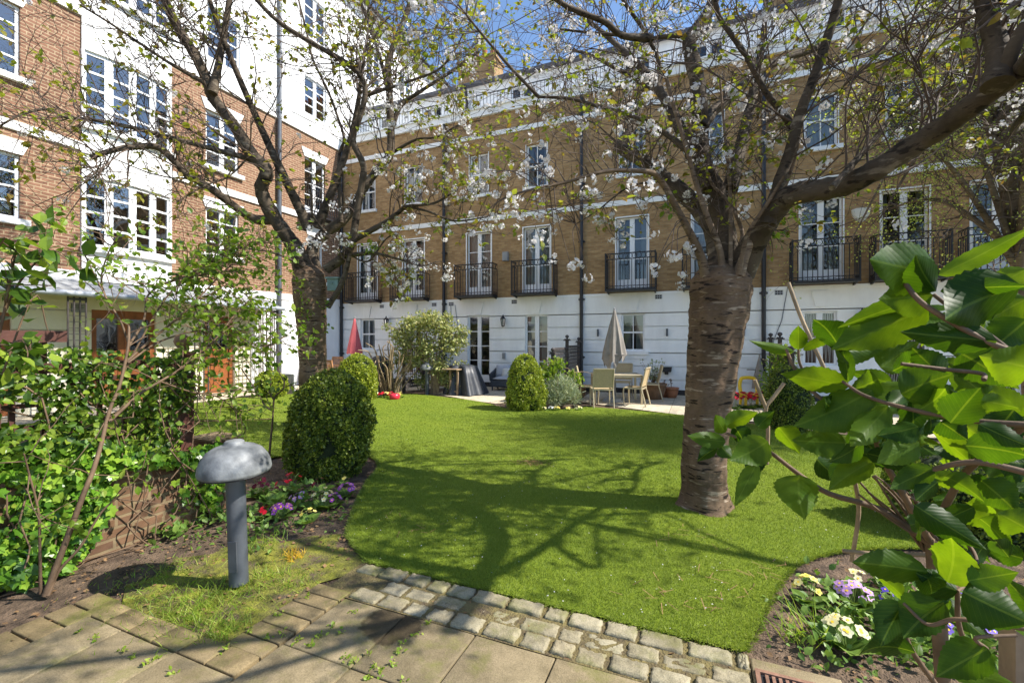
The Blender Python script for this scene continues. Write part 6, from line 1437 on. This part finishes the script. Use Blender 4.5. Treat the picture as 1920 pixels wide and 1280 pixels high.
primrose(548,915,'red','bright red primrose beneath the large clipped bush',.12,7,14,.018, h=.13)
primrose(532,922,'red','deep red primrose left of the bright red one',.11,7,12,.016, h=.12)
primrose(487,925,'maroon','dark maroon primrose just right of the bollard dome',.13,9,14,.017, h=.14)
primrose(428,930,'red','crimson primrose left of the bollard post',.10,6,10,.016, h=.12)
primrose(600,918,'maroon','dark leaved maroon primrose in shade of the large clipped bush',.11,6,12,.015, h=.1)
primrose(510,940,'maroon','spiky dark primrose behind the purple one with yellow eyes',.12,4,16,.014, h=.12)
primrose(640,905,'yellow','small yellow primrose behind the rear purple one',.07,5,8,.014)
primrose(560,945,'lilac','lilac primrose behind the vivid purple one',.11,9,10,.018, h=.1)
primrose(625,945,'purple','small purple primrose nearest the turf edge',.09,7,10,.017)
primrose(500,968,'red','crimson primrose in front of the dark maroon ones',.09,5,10,.016)
primrose(1515,1122,'yellow','yellow primrose at the left end of the right bed',.10,9,12,.019, h=.11)
primrose(1600,1125,'lilac','large lilac primrose in the middle of the right bed',.13,20,14,.019)
primrose(1606,1100,'cream','white and cream primrose behind the large lilac one',.09,6,10,.017)
primrose(1655,1095,'purple','purple primrose half under the hydrangea stems',.09,8,10,.017)
primrose(1585,1208,'cream','cream yellow primrose by the drain grate',.13,13,14,.021, h=.11)
primrose(1672,1135,'blue','violet blue primrose right of the large lilac one',.08,6,9,.015)
primrose(1762,1188,'blue','blue primrose below the hydrangea leaves',.09,7,10,.016)
primrose(1835,1200,'blue','dark blue primrose near the timber post',.09,8,10,.016)
primrose(1790,1120,'blue','small blue primrose under a broad hydrangea leaf',.07,3,8,.015)
for px, cl, lb in ((705,'cream','white primrose at the left end of the row by the bare shrub'),(715,'red','red primrose in the row by the bare shrub'),(725,'yellow','pale yellow primrose in the row by the bare shrub'),(733,'red','second red primrose next to the round red pot'),(750,'yellow','yellow primrose just right of the round red pot')):
    primrose(px,742,cl,lb,.14,13,10,.036,h=.15,z=12.3)
for px, cl, lb in ((1018,'cream','cream primrose in front of the cone shaped bush'),(1033,'white','white violet primrose in front of the lavender'),(1043,'yellow','yellow primrose in front of the lavender'),(1062,'yellow','yellow primrose at the right foot of the lavender'),(1085,'cream','pale primrose at the tip of the middle bed')):
    primrose(px,765,cl,lb,.12,8,10,.026,z=10.15)
for k,(px,Z) in enumerate(((1378,10.4),(1393,10.5),(1408,10.4),(1424,10.6))):
    primrose(px,745,'red',['red geranium touching the right side of the cherry trunk','red geranium left of the yellow chair','red geranium in front of the yellow chair','red geranium right of the yellow chair'][k],.16,16,18,.04,h=.32,z=Z,group='red geraniums by the yellow chair')
c = P(740,636,12.0); b = MB(); b.lathe([(.001,0),(.09,.0),(.13,.05),(.145,.11),(.125,.165),(.11,.175),(.001,.17)], (c[0],c[1],-.03), 24); tag(b.build('plant_pot', pm('red_glaze', (.62,.03,.06), .3, .1, 4, 0)), 'round glossy red pot at the lawn edge by the bare shrub', 'flower pot')
# grass tufts and weeds
def tuft(px, py, n, h, w_, label=None, spread=.06):
    c = G(px,py); c[2] = -.03; b = MB(); d = rdir(n)*np.array((1,1,.2))+np.array((0,0,1.1)); scatter(b, BLADE2, c+NR.normal(0,spread,(n,3))*np.array((1,1,0)), d, rdir(n), np.stack([w_*np.ones(n), h*(.6+.6*NR.random(n)), h*(.6+.6*NR.random(n))],1))
    return tag(b.build('grass_tuft', M['wildgrass']), label, 'grass', 'long grass tufts in the right bed')
tuft(1490,1190,34,.20,.006,'long grass tuft left of the drain grate edge in the right bed',.05)
tuft(1530,1185,22,.26,.007,'taller grass tuft beside the yellow primrose in the right bed',.03)
wg = MB(); 
for (a, q, n, h, sp_) in ((300,1120,260,.05,.16),(370,1130,320,.07,.14),(400,1160,220,.07,.10),(250,1090,160,.035,.14),(455,1095,200,.06,.12),(510,1075,200,.06,.12),(340,1150,160,.06,.08),(480,1020,160,.08,.1),(330,1060,120,.06,.1),(560,1090,90,.04,.08),(420,1180,120,.06,.06)):
    c = G(a,q); c[2] = -.025; scatter(wg, BLADE2, c+NR.normal(0,sp_,(n,3))*np.array((1,1,0)), rdir(n)*np.array((1,1,.1))+np.array((0,0,.75)), rdir(n), np.stack([np.full(n,.0045), h*(.5+NR.random(n)), h*(.5+NR.random(n))],1))
tag(wg.build('wild_grass', M['wildgrass']), kind='stuff')
wd = MB()
for (a, q, n, s_) in ((325,1000,60,.09),(345,975,70,.09),(300,985,30,.07),(395,975,60,.08),(370,1010,30,.05),(400,960,40,.07),(480,1000,50,.06),(500,985,40,.06),(470,1040,20,.05),(620,1010,16,.03),(290,1025,20,.04),(1560,1165,60,.08),(1620,1165,60,.08),(1680,1180,50,.07),(1650,1220,50,.06),(1720,1230,50,.06),(1790,1230,40,.06),(1600,1250,30,.05),(1870,1180,50,.07),(1460,1140,20,.05),(590,940,60,.08),(560,950,50,.08),(520,945,50,.08),(620,935,40,.07),(470,965,50,.07),(545,985,40,.06),(630,965,40,.06),(500,925,50,.09),(560,925,50,.09),(440,985,50,.08),(1540,1100,40,.07),(1650,1120,50,.08),(1700,1110,40,.08),(1740,1160,50,.08),(1820,1150,50,.08),(1530,1215,40,.06),(1700,1190,50,.08),(1850,1240,60,.09),(1610,1180,40,.08)):
    c = G(a,q); c[2] = -.02; pp = c+np.abs(NR.normal(0,1,(n,3)))*np.array((0,0,s_*.7))+NR.normal(0,.07,(n,3))*np.array((1,1,0)); scatter(wd, LEAFW, pp, rdir(n)+np.array((0,0,.3)), rdir(n)*.6+np.array((0,0,1)), s_*.75*(.5+.8*NR.random(n)))
tag(wd.build('weeds', M['prim_leaf']), kind='stuff')
ct = MB()
for (a, q, n) in ((555,1040,70),(545,1035,50)):
    c = G(a,q); c[2] = -.02; scatter(ct, BLADE2, c+NR.normal(0,.035,(n,3))*np.array((1,1,0)), rdir(n)+np.array((0,0,.7)), rdir(n), np.stack([np.full(n,.004),.06*(.5+NR.random(n)),.06*(.5+NR.random(n))],1))
tag(ct.build('sedge', leafmat('golden_sedge',(.62,.38,.03),(.75,.52,.06),.4,.5)), 'small tuft of golden sedge between the bollard lamp and the setts', 'grass')
dl = MB(); n = 900
for (x0, x1, y0, y1, k) in ((-4.1,-2.3,1.6,3.2,420),(.35,2.2,2.3,4.1,420),(-5,-2.8,3,4.8,260),(-4.1,-3.3,.6,2,160),(-8.5,-3,10,11.5,200),(-2.2,.2,2.1,2.45,110)):
    scatter(dl, LEAFS, np.stack([NR.uniform(x0,x1,k),NR.uniform(y0,y1,k),np.full(k,-.022)+.012*NR.random(k)],1), rdir(k)*np.array((1,1,.2)), np.tile((0,0,1.),(k,1))+.5*rdir(k), .03*(.4+NR.random(k)))
tag(dl.build('leaf_litter', M['deadleaf']), kind='stuff')
sw = MB(); rr = random.Random(3)     # moss and tiny weeds in the slab joints
for (a, q) in ((700,1250),(650,1232),(715,1258),(735,1245),(640,1185),(622,1175),(665,1145),(755,1205),(580,1210),(505,1195),(747,1222),(750,1280),(690,1270),(600,1190),(560,1200),(530,1188),(660,1240),(780,1190),(800,1168),(690,1225),(250,1232),(230,1220),(180,1195),(150,1182),(320,1265),(425,1215),(470,1180),(520,1150),(575,1118),(275,1243),(290,1235)):
    c = G(a,q); n = 12; c[2] = .002; scatter(sw, LEAFW, c+NR.normal(0,.012,(n,3))*np.array((1,1,.3)), rdir(n)+np.array((0,0,.4)), rdir(n)*.6+np.array((0,0,1)), .018*(.5+NR.random(n)))
tag(sw.build('joint_weeds', M['wildgrass']), kind='stuff')
for o in bpy.data.objects:
    if '_local' in o: del o['_local']
